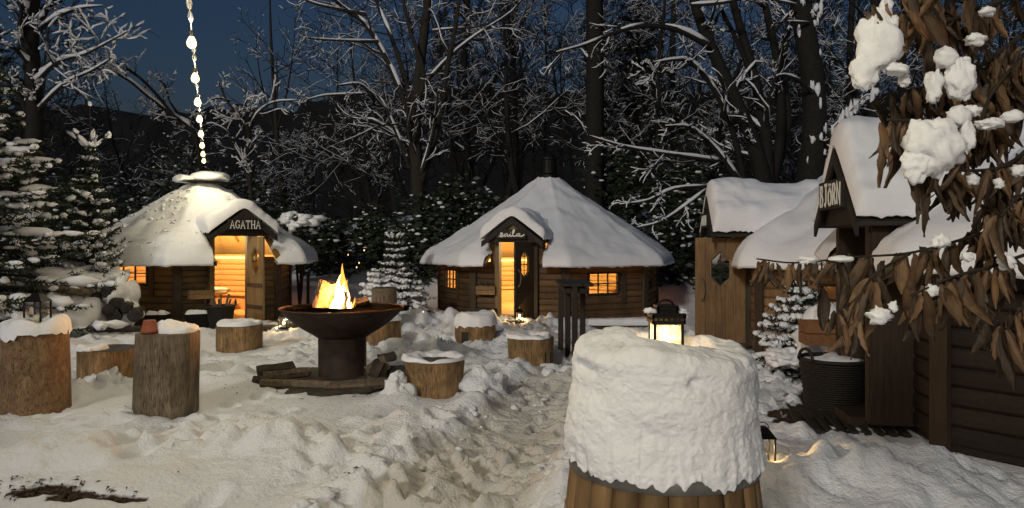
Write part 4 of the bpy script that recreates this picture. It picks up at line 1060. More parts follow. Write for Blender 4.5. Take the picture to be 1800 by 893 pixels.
outer = [(.01, .06, .055, .62, 6, .05), (-.07, .06, .045, .46, 7, .06), (.10, .06, .045, .44, 8, -.02), (-.15, .03, .03, .28, 9, .02), (.17, .03, .025, .25, 10, .01), (-.03, .07, .045, .54, 11, .05), (.05, .06, .04, .52, 12, .03), (-.18, .05, .022, .20, 13, -.02)]
for c in core:
    b = MB(); tongue(b, c[0] * FS, c[1], c[2] * .9, c[3] * 1.08, c[4], lean=c[5]); b.build('inner_flame', M['flame_core'], fe, True)
for c in outer:
    b = MB(); tongue(b, c[0] * FS, c[1], c[2] * .9, c[3] * 1.08, c[4], lean=c[5]); b.build('outer_flame', M['flame'], fe, True)
b = MB(); rr = random.Random(3)
for i in range(40): b.blob((rr.gauss(0, .12), rr.gauss(0, .09), rr.uniform(-.02, .03)), (.022, .022, .016), i, .3, 6, 4)
o = b.build('embers', M['ember'], fe); tag(o, kind='stuff')
point('fire_light', (0, -.05, .28), 70, (1.0, .45, .13), .14, fe)
# sparks in the air
for i, (u, v, Yd) in enumerate([(627, 470, 8.6), (631, 462, 8.6), (744, 548, 7.6), (640, 440, 8.6), (612, 448, 8.6)]):
    p = at(u, v, Yd); b = MB(); b.blob((0, 0, 0), (.006, .006, .010), i, .3, 6, 5); tag(b.build('spark', M['spark'], None, False, p), 'tiny glowing spark drifting above the fire', 'spark', 'sparks from the fire')

# base disc and the wood lying round the pedestal
b = MB(); b.lathe([(0, -.02), (.84, -.02), (.87, .0), (.82, .03), (.6, .05), (0, .06)], 60, (0, 0, 0), lambda a, z: 1 + .05 * math.sin(a * 3 + 1) + .04 * math.sin(a * 11) + .02 * math.sin(a * 23))
tag(b.build('bark_ring', M['firewood'], None, True, FB + Vector((0, -.02, -.015))), 'flat dark ring of old bark under the fire bowl pedestal', 'bark')
GW = 'firewood lying round the fire bowl'
WD = [((-.92, -.22, .09), (-.55, -.05, .11), .085, 'thick dark log chunk at the left end of the firewood ring'),
      ((-.80, -.35, .07), (-.30, -.32, .12), .06, 'pale split stick leaning left of the pedestal'),
      ((-.74, -.62, .06), (.05, -.78, .06), .055, 'long pale plank of bark along the front of the fire bowl'),
      ((.0, -.80, .05), (.74, -.58, .06), .055, 'grey bark strip at the front right of the fire bowl'),
      ((-.86, -.45, .05), (-.62, -.62, .06), .06, 'short black stick at the front left of the firewood ring'),
      ((.36, -.32, .1), (.56, -.22, .22), .11, 'pale split chunk leaning right of the pedestal'),
      ((.44, -.40, .08), (.52, -.36, .26), .075, 'small upright wedge of wood right of the pedestal'),
      ((.58, -.2, .1), (.92, -.34, .12), .085, 'black charred log at the right end of the firewood ring'),
      ((.40, .0, .2), (.62, .04, .24), .06, 'stubby log behind the split chunk right of the pedestal'),
      ((.82, -.30, .12), (.95, -.24, .2), .045, 'charred splinter pointing up at the right of the firewood')]
for i, (a, c, r, lb) in enumerate(WD): split_log('firewood_piece', lb, GW, FB + Vector(a), FB + Vector(c), r, 80 + i, M['log_grey'] if 'pale' in lb or 'grey' in lb else M['firewood'], 7)

# ------------------------------------------------------------------ wood pile on the left
GL = 'round logs in the snowy wood pile'
LP = [(190, 512, .115), (168, 523, .085), (203, 534, .105), (220, 541, .085), (199, 556, .125), (235, 555, .105), (190, 545, .10)]
for i, (u, v, r) in enumerate(LP):
    p = at(u, v, 12.3 - .02 * i); b = MB(); n = 26; dv = Vector((-.35, 1, 0)).normalized()
    jit = lambda a, z: 1 + .05 * math.sin(a * 2 + i) + .03 * math.sin(a * 5 + i * 2)
    V = []
    for (d, rr_) in ((0, 0), (0.002, r * .9), (.006, r * .98), (.02, r), (.7, r * 1.0)):
        for j in range(n):
            a = 2 * PI * j / n; k = rr_ * jit(a, 0); V.append(dv * d + Vector((dv.y, -dv.x, 0)) * k * math.cos(a) + Vector((0, 0, k * math.sin(a))))
    b.add(V, [(q * n + j, q * n + (j + 1) % n, (q + 1) * n + (j + 1) % n, (q + 1) * n + j) for q in range(4) for j in range(n)])
    tag(b.build('round_log', M['logend'], None, True, p), ['topmost round log end poking from the snowy wood pile', 'small half-buried log end left of the pile top', 'second log end below the top of the wood pile', 'log end between the pile centre and its right log', 'largest log end at the bottom left of the wood pile', 'rightmost round log end at the bottom of the wood pile', 'log end in the shaded middle of the wood pile'][i], 'log', GL)
def snow_mass(u, v, Yd, ru, rv, ry, seed, name, label, amp=.28, fr=2.4):
    p = at(u, v, Yd); s_ = Yd / FPX; b = MB(); b.blob((0, 0, 0), (ru * s_, ry, rv * s_), seed, amp, 54, 30, fr); return tag(b.build(name, M['snow'], None, True, p), label, 'snow heap')
snow_mass(118, 550, 12.3, 56, 46, .55, 3, 'snow_heap', 'tall smooth heap of snow left of the wood pile')
snow_mass(125, 490, 12.75, 55, 26, .45, 5, 'snow_heap', 'domed snow cap on top of the wood pile')
snow_mass(182, 495, 12.9, 32, 26, .5, 7, 'snow_heap', 'snow cap on the right top of the wood pile', .25)
snow_mass(216, 522, 12.75, 17, 34, .4, 9, 'snow_heap', 'snow slope running down the right of the wood pile', .3)
snow_mass(60, 500, 12.9, 62, 38, .5, 12, 'snow_heap', 'snow bank below the left spruce', .35)
snow_mass(195, 552, 12.65, 50, 34, .25, 14, 'snow_heap', 'shaded snow behind the log ends of the wood pile', .2)
p = at(115, 508, 12.05); b = MB(); b.bevbox((0, 0, 0), (.72, .35, .09), .02, Matrix.Rotation(R(8), 3, 'Y')); tag(b.build('roof_slab', M['log_grey'], None, False, p, .1), 'grey board jutting from the snow above the wood pile heap', 'board')
split_log('ground_plank', 'dark plank lying in the snow before the wood pile', 'planks by the wood pile', at(172, 580, 12.0), at(262, 578, 12.0), .05, 5, M['firewood'])
split_log('ground_plank', 'short dark plank at the far left edge behind the log tables', 'planks by the wood pile', at(-10, 588, 10.5), at(14, 590, 10.5), .06, 6, M['firewood'])

# ------------------------------------------------------------------ barrel with its snow and lantern
BX, BY = .525, 2.58
be = empty('barrel', (BX, BY, 0), 0, 'oak barrel with a grey hoop in the foreground carrying a tall block of snow', 'barrel')
zB = .885
def brad(z): q = (z - zB / 2) / (zB / 2); return .312 + .035 * (1 - q * q)
ns = 22; rr = random.Random(2)
for k in range(ns):
    a0 = 2 * PI * k / ns + .0035; a1 = 2 * PI * (k + 1) / ns - .0035; b = MB(); V = []; m = 12; of = rr.uniform(-.0015, .0015)
    for i in range(m):
        z = .0 + zB * i / (m - 1); r = brad(z) + of
        for (a, q) in ((a0, -.004), ((a0 * 2 + a1) / 3, 0), ((a0 + 2 * a1) / 3, 0), (a1, -.004), (a1, -.025), (a0, -.025)): V.append(((r + q) * math.cos(a), (r + q) * math.sin(a), z))
    b.add(V, [(i * 6 + j, i * 6 + (j + 1) % 6, i * 6 + 6 + (j + 1) % 6, i * 6 + 6 + j) for i in range(m - 1) for j in range(6)] + [(5, 4, 3, 2, 1, 0), tuple((m - 1) * 6 + j for j in range(6))]); b.build('stave', M['stave'], be, True)
for (z0, z1) in ((.822, .878), (.64, .68), (.2, .24), (.02, .07)):
    b = MB(); b.lathe([(brad(z0) + .001, z0), (brad(z0) + .005, z0 + .002), (brad(z1) + .005, z1 - .002), (brad(z1) + .001, z1)], 72); b.build('hoop', M['hoop'], be, True)
b = MB(); b.lathe([(.295, .855), (.295, .87), (0, .87)], 40); b.build('head', M['log_wet'], be)
# snow block
na, rows = 420, 190
q = np.linspace(0, 1, rows); an = np.arange(na) * 2 * PI / na
zt_ = 1.268
s_prof = []
for t in q:
    if t < .68: s_prof.append((1.0, t / .68))          # side
    else:
        k = (t - .68) / .32; s_prof.append((1 - k, 1.0))
S1 = np.array([p[0] for p in s_prof]); H1 = np.array([p[1] for p in s_prof])
A, SS = np.meshgrid(an, S1, indexing='ij'); _, HH = np.meshgrid(an, H1, indexing='ij')
ca_, sa_ = np.cos(A), np.sin(A)
zbot = .868 - .02 * np.abs(fbm(ca_ * 9, sa_ * 9, 0, 2, 5)) - .010 * np.maximum(0, fbm(ca_ * 20, sa_ * 20, 0, 2, 6)) - .03 * np.maximum(0, fbm(ca_ * 3.0, sa_ * 3.0, 0, 2, 7))
ztop = zt_ + .018 * fbm(ca_ * SS * 2.2, sa_ * SS * 2.2, 0, 3, 8) - .03 * sstep(-.2, .9, ca_ * SS) - .012 * sstep(.2, -.6, sa_ * SS)
rside = .319 - .009 * HH ** 1.5 + .010 * (1 - HH)
rcor = np.where(SS > .999, np.clip((HH - .93) / .07, 0, 1), 1); rside = rside - .012 * rcor ** 2
rside = rside + .018 * (ca_ < -.4) * np.exp(-((HH - .32) / .22) ** 2) * (-ca_)
xx = rside * SS * ca_; yy = rside * SS * sa_
zz = zbot + (ztop - zbot) * HH
drop_ = .022 * (1 - qround((1 - SS) * .29, .035)); zz = zz - np.where(SS < .999, drop_, 0)
zz = np.where((SS > .999), zbot + (ztop - .022 - zbot) * HH, zz)
d = .010 * fbm(xx * 6, yy * 6, zz * 8, 2, 11) + .0036 * fbm(xx * 20, yy * 20, zz * 24, 4, 12, .62) + .005 * fbm(xx * 3, yy * 3, zz * 16, 3, 14) + .0020 * fbm(xx * 80, yy * 80, zz * 110, 2, 13)
vs = (1 - HH) ** 3 * .008 * fbm(ca_ * 16, sa_ * 16, zz * 8, 2, 15)
bite = np.exp(-(((A - 3.45) / .22) ** 2 + ((zz - 1.18) / .022) ** 2)) * .045 + np.exp(-(((A - 4.83) / .055) ** 2 + ((zz - 1.165) / .014) ** 2)) * .03
g = np.where(SS > .999, 1.0, SS ** 2)
xx = xx + (d + vs - bite) * ca_ * g; yy = yy + (d + vs - bite) * sa_ * g; zz = zz + d * .9 * (1 - g * .7) * (HH > .9)
LNX, LNY = .02, .02         # the lantern's hollow, in barrel coordinates
hol = np.hypot((xx - LNX - .015) / .135, (yy - LNY - .02) / .125) + .16 * fbm(xx * 16, yy * 16, 0, 2, 19)
zz = zz - np.where(SS < .999, .075 * sstep(1.15, .72, hol), 0)
bot = np.stack([xx[:, :1] * .88, yy[:, :1] * .88, np.full((na, 1), .868)], -1)
P = np.concatenate([bot, np.stack([xx, yy, zz], -1)], 1); Rn = rows + 1
b = MB(); b.add(P.reshape(-1, 3), [(c * Rn + r_, ((c + 1) % na) * Rn + r_, ((c + 1) % na) * Rn + r_ + 1, c * Rn + r_ + 1) for c in range(na) for r_ in range(Rn - 1)])
b.build('snow_block', M['barrelsnow'], be, True)
lantern((BX + LNX, BY + LNY + .02, 1.172), .105, .19, 'lit black lantern with a slotted lid sunk in the snow on the barrel', .22, .0, True, True, True)

# ------------------------------------------------------------------ trees
def ortho(d):
    a = Vector((0, 0, 1)) if abs(d.z) < .9 else Vector((1, 0, 0)); p = d.cross(a).normalized(); return p, d.cross(p).normalized()
def grow(rng, P, D, L, r, lv, mx, out, par):
    ns = max(3, par['seg'][lv]); d = D.normalized(); pts = [P.copy()]; q = P.copy()
    for i in range(ns):
        j = par['jit'][lv]
        d = (d + Vector((rng.gauss(0, j), rng.gauss(0, j), rng.gauss(0, j) + par['up'][lv]))).normalized()
        q = q + d * (L / ns); pts.append(q.copy())
    rad = [max(.006, r * (1 - .72 * i / ns)) for i in range(ns + 1)]
    out.append((lv, pts, rad))
    if lv < mx: sprout(rng, pts, rad, L, lv, mx, out, par)
def sprout(rng, pts, rad, L, lv, mx, out, par, t0=.22):
    n = par['n'][lv]; m = len(pts) - 1
    for k in range(int(n * rng.uniform(.8, 1.25))):
        t = rng.uniform(t0, 1.0) * m; i = min(int(t), m - 1); f = t - i
        p = pts[i].lerp(pts[i + 1], f); d = (pts[i + 1] - pts[i]).normalized(); a, b_ = ortho(d)
        ph = rng.uniform(0, 2 * PI); an = R(rng.uniform(*par['ang'][lv]))
        nd = d * math.cos(an) + (a * math.cos(ph) + b_ * math.sin(ph)) * math.sin(an)
        rr_ = rad[i] * par['rr'][lv] * rng.uniform(.6, 1.0)
        grow(rng, p, nd, L * par['lr'][lv] * rng.uniform(.55, 1.15) * (1.1 - .5 * t / m), max(.008, rr_), lv + 1, mx, out, par)
def tree_object(name, label, group, base, br, bark, rng, snow=1.0, side=(6, 5, 4, 3), cat='tree', smin=.35, sw=1.0, snowmin=.016, clingy=.0):
    e = empty(name, base, 0, label, cat, group)
    tk, cr, sn = MB(), MB(), MB(); o = Vector(base)
    for lv, pts, rad in br:
        P = [p - o for p in pts]
        (tk if lv == 0 else cr).tube(P, rad, side[min(lv, 3)], False)
        if snow <= 0: continue
        if rng.random() > snow: continue
        m = len(P); run = []
        hz = []
        for i in range(m - 1):
            d = P[i + 1] - P[i]; hz.append(math.hypot(d.x, d.y) / (d.length + 1e-6))
        hz.append(hz[-1])
        def flush(run):
            if len(run) < 2: return
            pp = []; rw = []
            for c, i in enumerate(run):
                w_ = max(rad[i] * 1.05, snowmin) * sw * rng.uniform(.75, 1.25)
                pp.append(P[i] + Vector((0, 0, rad[i] * .55 + w_ * .35))); rw.append(w_)
            rw[0] *= .5; rw[-1] *= .5
            sn.tube(pp, rw, 4 if lv > 1 else 5, True, .8)
        for i in range(m):
            if hz[i] > smin and rng.random() < .96 and not (lv == 0 and hz[i] < .5): run.append(i)
            else: flush(run); run = []
        flush(run)
        if clingy and lv <= 1 and rad[0] > .05:
            for k in range(int(clingy * 10)):
                i = rng.randrange(m - 1); f = rng.random(); p = P[i].lerp(P[i + 1], f); an = rng.uniform(-2.6, -.2)
                sn.blob(p + Vector((math.cos(an), math.sin(an), 0)) * rad[i] * .92, (.05 * rng.uniform(.5, 1.6), .03, .09 * rng.uniform(.5, 2)), k, .5, 6, 5)
    if tk.f: tk.build('trunk', bark, e, True)
    if cr.f: tag(cr.build('crown', bark, e, True), kind='stuff')
    if sn.f: tag(sn.build('branch_snow', M['treesnow'], e, True), kind='stuff')
    return e
def limb(pix, Y0, Y1, r0, r1, sub=3):
    """a limb through picture points, running from depth Y0 to Y1"""
    n = len(pix); P = [at(u, v, Y0 + (Y1 - Y0) * i / (n - 1)) for i, (u, v) in enumerate(pix)]
    E = [P[0] * 2 - P[1]] + P + [P[-1] * 2 - P[-2]]; Q = []
    for i in range(1, len(E) - 2):
        for k in range(sub):
            t = k / sub; p0, p1, p2, p3 = E[i - 1:i + 3]
            Q.append(.5 * ((2 * p1) + (p2 - p0) * t + (2 * p0 - 5 * p1 + 4 * p2 - p3) * t * t + (3 * p1 - p0 - 3 * p2 + p3) * t ** 3))
    Q.append(P[-1]); m = len(Q); return Q, [r0 + (r1 - r0) * i / (m - 1) for i in range(m)]
PAR = dict(seg=[8, 6, 5, 4], jit=[.10, .16, .22, .28], up=[.05, .03, -.01, -.02], n=[12, 8, 5, 0], ang=[(25, 60), (25, 60), (25, 65), (0, 0)], rr=[.5, .55, .6, .6], lr=[.5, .5, .5, .5])
def hero(name, label, limbs, bark, seed, par=PAR, mx=3, snow=.85, sw=1.0, group=None, clingy=0, lvl0=None, t0=.2, smin=.35):
    rng = random.Random(seed); out = []
    for k, (pix, y0, y1, r0, r1) in enumerate(limbs):
        pts, rad = limb(pix, y0, y1, r0, r1)
        L = sum((pts[i + 1] - pts[i]).length for i in range(len(pts) - 1))
        lv = 0 if k < (lvl0 or 1) else 1
        out.append((lv, pts, rad)); sprout(rng, pts, rad, L, lv, mx, out, par, t0)
    return tree_object(name, label, group, limbs[0] and limb(limbs[0][0], limbs[0][1], limbs[0][2], .1, .1)[0][0], out, bark, rng, snow, sw=sw, clingy=clingy, smin=smin)
P1 = dict(PAR, n=[9, 6, 4, 0], lr=[.32, .5, .5, .5])
hero('bare_tree', 'many-stemmed bare tree with snowy limbs in the middle behind the cabins', [
    ([(737, 420), (735, 330), (729, 220), (738, 120), (752, 0), (760, -120)], 22, 22, .24, .10),
    ([(735, 335), (760, 255), (776, 190), (786, 120), (802, 40), (815, -60)], 22, 21.5, .13, .05),
    ([(727, 230), (700, 150), (672, 90), (640, 40), (600, 10), (560, -30)], 22, 21, .10, .04),
    ([(724, 215), (715, 150), (690, 70), (665, 10), (640, -60)], 22, 22.5, .10, .04),
    ([(728, 200), (745, 130), (720, 50), (700, -40)], 22, 21.5, .09, .04),
    ([(720, 295), (700, 240), (672, 180), (648, 160), (630, 147), (596, 150)], 22, 20.8, .07, .025),
    ([(645, 165), (610, 166), (570, 168), (540, 175)], 21.2, 20.7, .045, .02),
    ([(700, 218), (665, 222), (630, 238), (585, 256)], 21.6, 20.6, .035, .012),
    ([(665, 73), (620, 72), (580, 70), (530, 66)], 21.5, 20.5, .05, .02),
    ([(645, 25), (605, 18), (560, 8), (525, -5)], 21, 20.5, .06, .025),
    ([(735, 320), (752, 270), (765, 210), (770, 160)], 22, 21, .08, .03),
    ([(760, 55), (800, 50), (850, 45), (890, 20)], 22, 21, .045, .015),
    ([(745, 150), (790, 100), (840, 60), (900, 20), (930, -20)], 22, 21, .06, .02)], M['bark'], 4, P1)
hero('bare_tree', 'slender bare tree with fine upright twigs left of the middle', [
    ([(502, 440), (497, 340), (488, 250), (481, 150), (476, 60), (474, -20)], 26, 26, .13, .03),
    ([(488, 250), (470, 190), (455, 120), (450, 60)], 26, 25.5, .04, .012), ([(486, 230), (505, 160), (515, 90), (520, 30)], 26, 25.5, .04, .012),
    ([(492, 300), (540, 270), (590, 265), (620, 280)], 26, 25, .035, .012), ([(483, 180), (455, 150), (430, 100)], 26, 25, .03, .01)], M['bark'], 9, dict(P1, up=[.05, .08, .05, .03]), snow=.45, sw=.75)
hero('bare_tree', 'small crooked bare tree right of the string lights', [
    ([(445, 420), (441, 335), (436, 270), (437, 230), (425, 205), (400, 180), (385, 145)], 20, 19, .075, .022),
    ([(437, 232), (452, 200), (480, 180), (522, 176)], 20, 19.5, .045, .016), ([(441, 330), (425, 280), (408, 250), (400, 210)], 20, 19.4, .05, .018),
    ([(405, 178), (380, 172), (360, 185)], 19.3, 19, .03, .012), ([(425, 205), (435, 175), (460, 168)], 19.6, 19.3, .028, .012)], M['bark'], 15, dict(P1, n=[10, 7, 4, 0], lr=[.25, .45, .5, .5]), snow=.9, sw=1.25)
hero('bare_tree', 'multi-stemmed bare tree right of the Saila roof with long snowy boughs', [
    ([(1352, 420), (1342, 320), (1320, 240), (1290, 170), (1258, 100), (1225, 20), (1210, -60)], 19, 18.5, .24, .10),
    ([(1350, 330), (1345, 230), (1322, 120), (1290, 10), (1275, -60)], 19, 19, .17, .08), ([(1355, 330), (1372, 230), (1366, 110), (1345, 10), (1335, -60)], 19.3, 19.3, .15, .07),
    ([(1360, 320), (1385, 220), (1378, 120), (1390, 20), (1395, -50)], 19.6, 19.8, .11, .05),
    ([(1310, 330), (1285, 220), (1250, 150), (1215, 110), (1190, 105), (1150, 110)], 18.8, 17.2, .09, .03),
    ([(1245, 80), (1190, 52), (1130, 45), (1075, 60), (1030, 78), (978, 92)], 18.4, 16.8, .085, .02),
    ([(1290, 290), (1240, 280), (1170, 270), (1100, 258), (1032, 238)], 18.6, 16.8, .075, .02),
    ([(1300, 320), (1260, 265), (1215, 225), (1170, 222)], 18.4, 17.2, .08, .025),
    ([(1242, 328), (1185, 332), (1140, 352), (1090, 360)], 17.6, 16.8, .05, .02),
    ([(1240, 335), (1200, 365), (1160, 390), (1120, 400)], 17.4, 16.8, .045, .018),
    ([(1215, 10), (1270, 5), (1330, -5), (1400, 8)], 18, 17.6, .05, .03), ([(1215, 110), (1180, 125), (1140, 128), (1110, 118)], 17.6, 16.8, .04, .015),
    ([(1320, 130), (1290, 60), (1268, 15), (1262, -30)], 19, 18.5, .07, .035)], M['bark_dark'], 21, dict(P1, n=[8, 8, 5, 0], lr=[.25, .34, .5, .5]), snow=.9, sw=1.1)
hero('bare_tree', 'thick dark trunk with snow clinging to its right side behind the third cabin', [
    ([(1418, 440), (1424, 320), (1432, 230), (1428, 130), (1412, 40), (1400, -60)], 18, 18, .33, .24),
    ([(1436, 270), (1450, 245), (1475, 215), (1505, 185), (1540, 160)], 18, 17.2, .06, .02), ([(1426, 160), (1405, 142), (1378, 132), (1350, 140)], 17.7, 17, .05, .03),
    ([(1420, 60), (1440, 10), (1450, -50)], 18, 18, .10, .06), ([(1422, 40), (1385, 38), (1360, 42)], 17.7, 17.2, .03, .02)], M['bark_dark'], 27, dict(P1, n=[4, 6, 4, 0], lr=[.14, .4, .5, .5]), clingy=2.2)
hero('tall_trunk', 'thick straight dark conifer trunk rising behind the Saila roof', [([(1046, 460), (1045, 320), (1046, 160), (1045, 0), (1045, -160)], 22, 22, .30, .24)], M['bark_dark'], 30, dict(P1, n=[5, 5, 4, 0], lr=[.10, .4, .5, .5], ang=[(60, 95), (30, 60), (30, 60), (0, 0)]), snow=.5)
for i, (u, r, Yd, lb) in enumerate([(1497, .13, 24, 'thin dark trunk just left of the hanging brown leaves'), (1538, .22, 23, 'dark trunk behind the gable of the nearest cabin'), (1590, .16, 25, 'dark trunk seen between the snow clumps at upper right'), (1668, .2, 22, 'dark trunk behind the leafy branch at upper right'), (1185, .14, 27, 'far dark trunk above the Saila roof right slope'), (905, .15, 27, 'far trunk above the Saila chimney'), (820, .14, 28, 'far trunk right of the many-stemmed tree')]):
    hero('bare_tree', lb, [([(u, 430), (u + 2, 280), (u - 4, 120), (u + 3, -40), (u, -160)], Yd, Yd, r, r * .6)], M['bark_dark'], 50 + i, dict(P1, n=[13, 6, 4, 0], lr=[.22, .5, .5, .5]), snow=.6, sw=.9)
hero('bare_tree', 'tall dark tree at the upper left corner with snow on its twigs', [
    ([(60, 520), (58, 330), (62, 200), (55, 90), (60, -40), (70, -160)], 17, 17, .22, .14), ([(56, 110), (35, 60), (38, 10), (30, -60)], 17, 16.5, .07, .03), ([(60, 60), (100, 30), (140, 15), (180, 10)], 17, 16, .06, .015),
    ([(60, 150), (100, 110), (150, 95), (225, 55)], 17, 15.5, .06, .015), ([(60, 200), (110, 150), (160, 125), (200, 100)], 17, 16, .05, .015), ([(58, 120), (20, 80), (-30, 50)], 17, 16, .06, .02)], M['bark_dark'], 71, dict(P1, n=[10, 9, 6, 0], lr=[.2, .4, .5, .5]), snow=.7, sw=1.5)
hero('bare_tree', 'leaning bare tree with a long snowy bough behind the AGATHA chimney', [
    ([(372, 420), (356, 300), (340, 232), (300, 200), (262, 170), (225, 140), (185, 122), (140, 120)], 21, 19, .10, .025), ([(305, 203), (270, 160), (235, 128), (200, 110), (160, 118)], 20, 19, .05, .018),
    ([(330, 225), (300, 180), (290, 150), (278, 140)], 20.5, 20, .04, .015)], M['bark'], 77, dict(P1, n=[14, 8, 5, 0], lr=[.18, .42, .5, .5]), snow=.85, sw=1.2)
# smaller bare trees filling the dark wood
rgt = random.Random(99)
PB = dict(seg=[7, 5, 4, 3], jit=[.10, .2, .26, .3], up=[.06, .04, .0, 0], n=[18, 10, 5, 0], ang=[(30, 75), (25, 65), (25, 65), (0, 0)], rr=[.42, .55, .6, .6], lr=[.42, .5, .5, .5])
slots = [(-13, 27), (-10.5, 30), (-8, 26), (-5.5, 29), (-3.2, 25.5), (-1.8, 28), (-.4, 25), (1.2, 27.5), (2.4, 24.5), (3.6, 27), (5.0, 24.5), (6.2, 22.5), (7.6, 25), (9.2, 22), (10.5, 25), (12.5, 21), (14, 26), (-4.4, 23.5), (.6, 23.2), (4.2, 22.4), (-15.5, 22), (2.9, 29), (8.4, 29), (-9.4, 24.5), (-6.6, 24.2), (-11.6, 25.5), (-4.9, 26.5), (-7.4, 28), (-2.6, 23.4)]
TL = ['above the left slope of the AGATHA roof', 'behind the string lights, farthest of the left group', 'over the small round-headed tree', 'far behind the flames, left of the many-stemmed tree', 'directly behind the many-stemmed tree', 'above the left eave of the Saila roof', 'left of the Saila chimney', 'straight behind the Saila chimney', 'just left of the thick straight trunk', 'just right of the thick straight trunk', 'above the right slope of the Saila roof', 'left of the third cabin gable', 'over the ridge of the third cabin porch', 'before the thick trunk behind the third cabin', 'beyond the thick trunk behind the third cabin', 'behind the leafy branch near the right edge', 'behind the gap between the snow clumps', 'rising over the fire bowl, nearest of its group', 'right over the Saila dormer', 'over the snow-covered bench, nearest of its group', 'at the left edge beyond the big spruce', 'farthest back behind the thick straight trunk', 'farthest back over the third cabin', 'low behind the AGATHA chimney', 'low between the crooked tree and the slender tree', 'low behind the young spruce leader', 'right of the slender tree with upright twigs', 'behind the slender tree with upright twigs', 'left of the small forked spruce, nearest of its group']
for i, (x, y) in enumerate(slots):
    z = gz(x, y) - .1; out = []; Hh = rgt.uniform(5.5, 9.5) * (.6 if -12.5 < x < -4.8 else 1.0)
    grow(rgt, Vector((x, y, z)), Vector((rgt.uniform(-.25, .25), rgt.uniform(-.1, .1), 1)), Hh, rgt.uniform(.06, .13), 0, 3, out, PB)
    tree_object('bare_tree', 'slim bare snowy tree ' + TL[i], 'bare trees in the dark wood', (x, y, z), out, M['bark_dark'], rgt, .5, sw=.75, snowmin=.013)
# far wood: a mass of twiggy dark trees
fw = MB(); rgw = random.Random(7)
for i in range(150):
    x = rgw.uniform(-30, 34); y = rgw.uniform(33, 48); z = gz(x, y) - .3; out = []; Hh = rgw.uniform(6, 11) * (.62 if -24 < x < -9 else 1.3)
    grow(rgw, Vector((x, y, z)), Vector((rgw.gauss(0, .1), 0, 1)), Hh, rgw.uniform(.08, .2), 0, 2, out, dict(PB, n=[14, 6, 0, 0], rr=[.4, .5, .5, .5]))
    for lv, pts, rad in out: fw.tube(pts, [max(.02, r_) for r_ in rad], 3, False)
tag(fw.build('distant_wood', M['bark_dark']), 'far dark wood that closes the background', 'wood', kind='stuff')

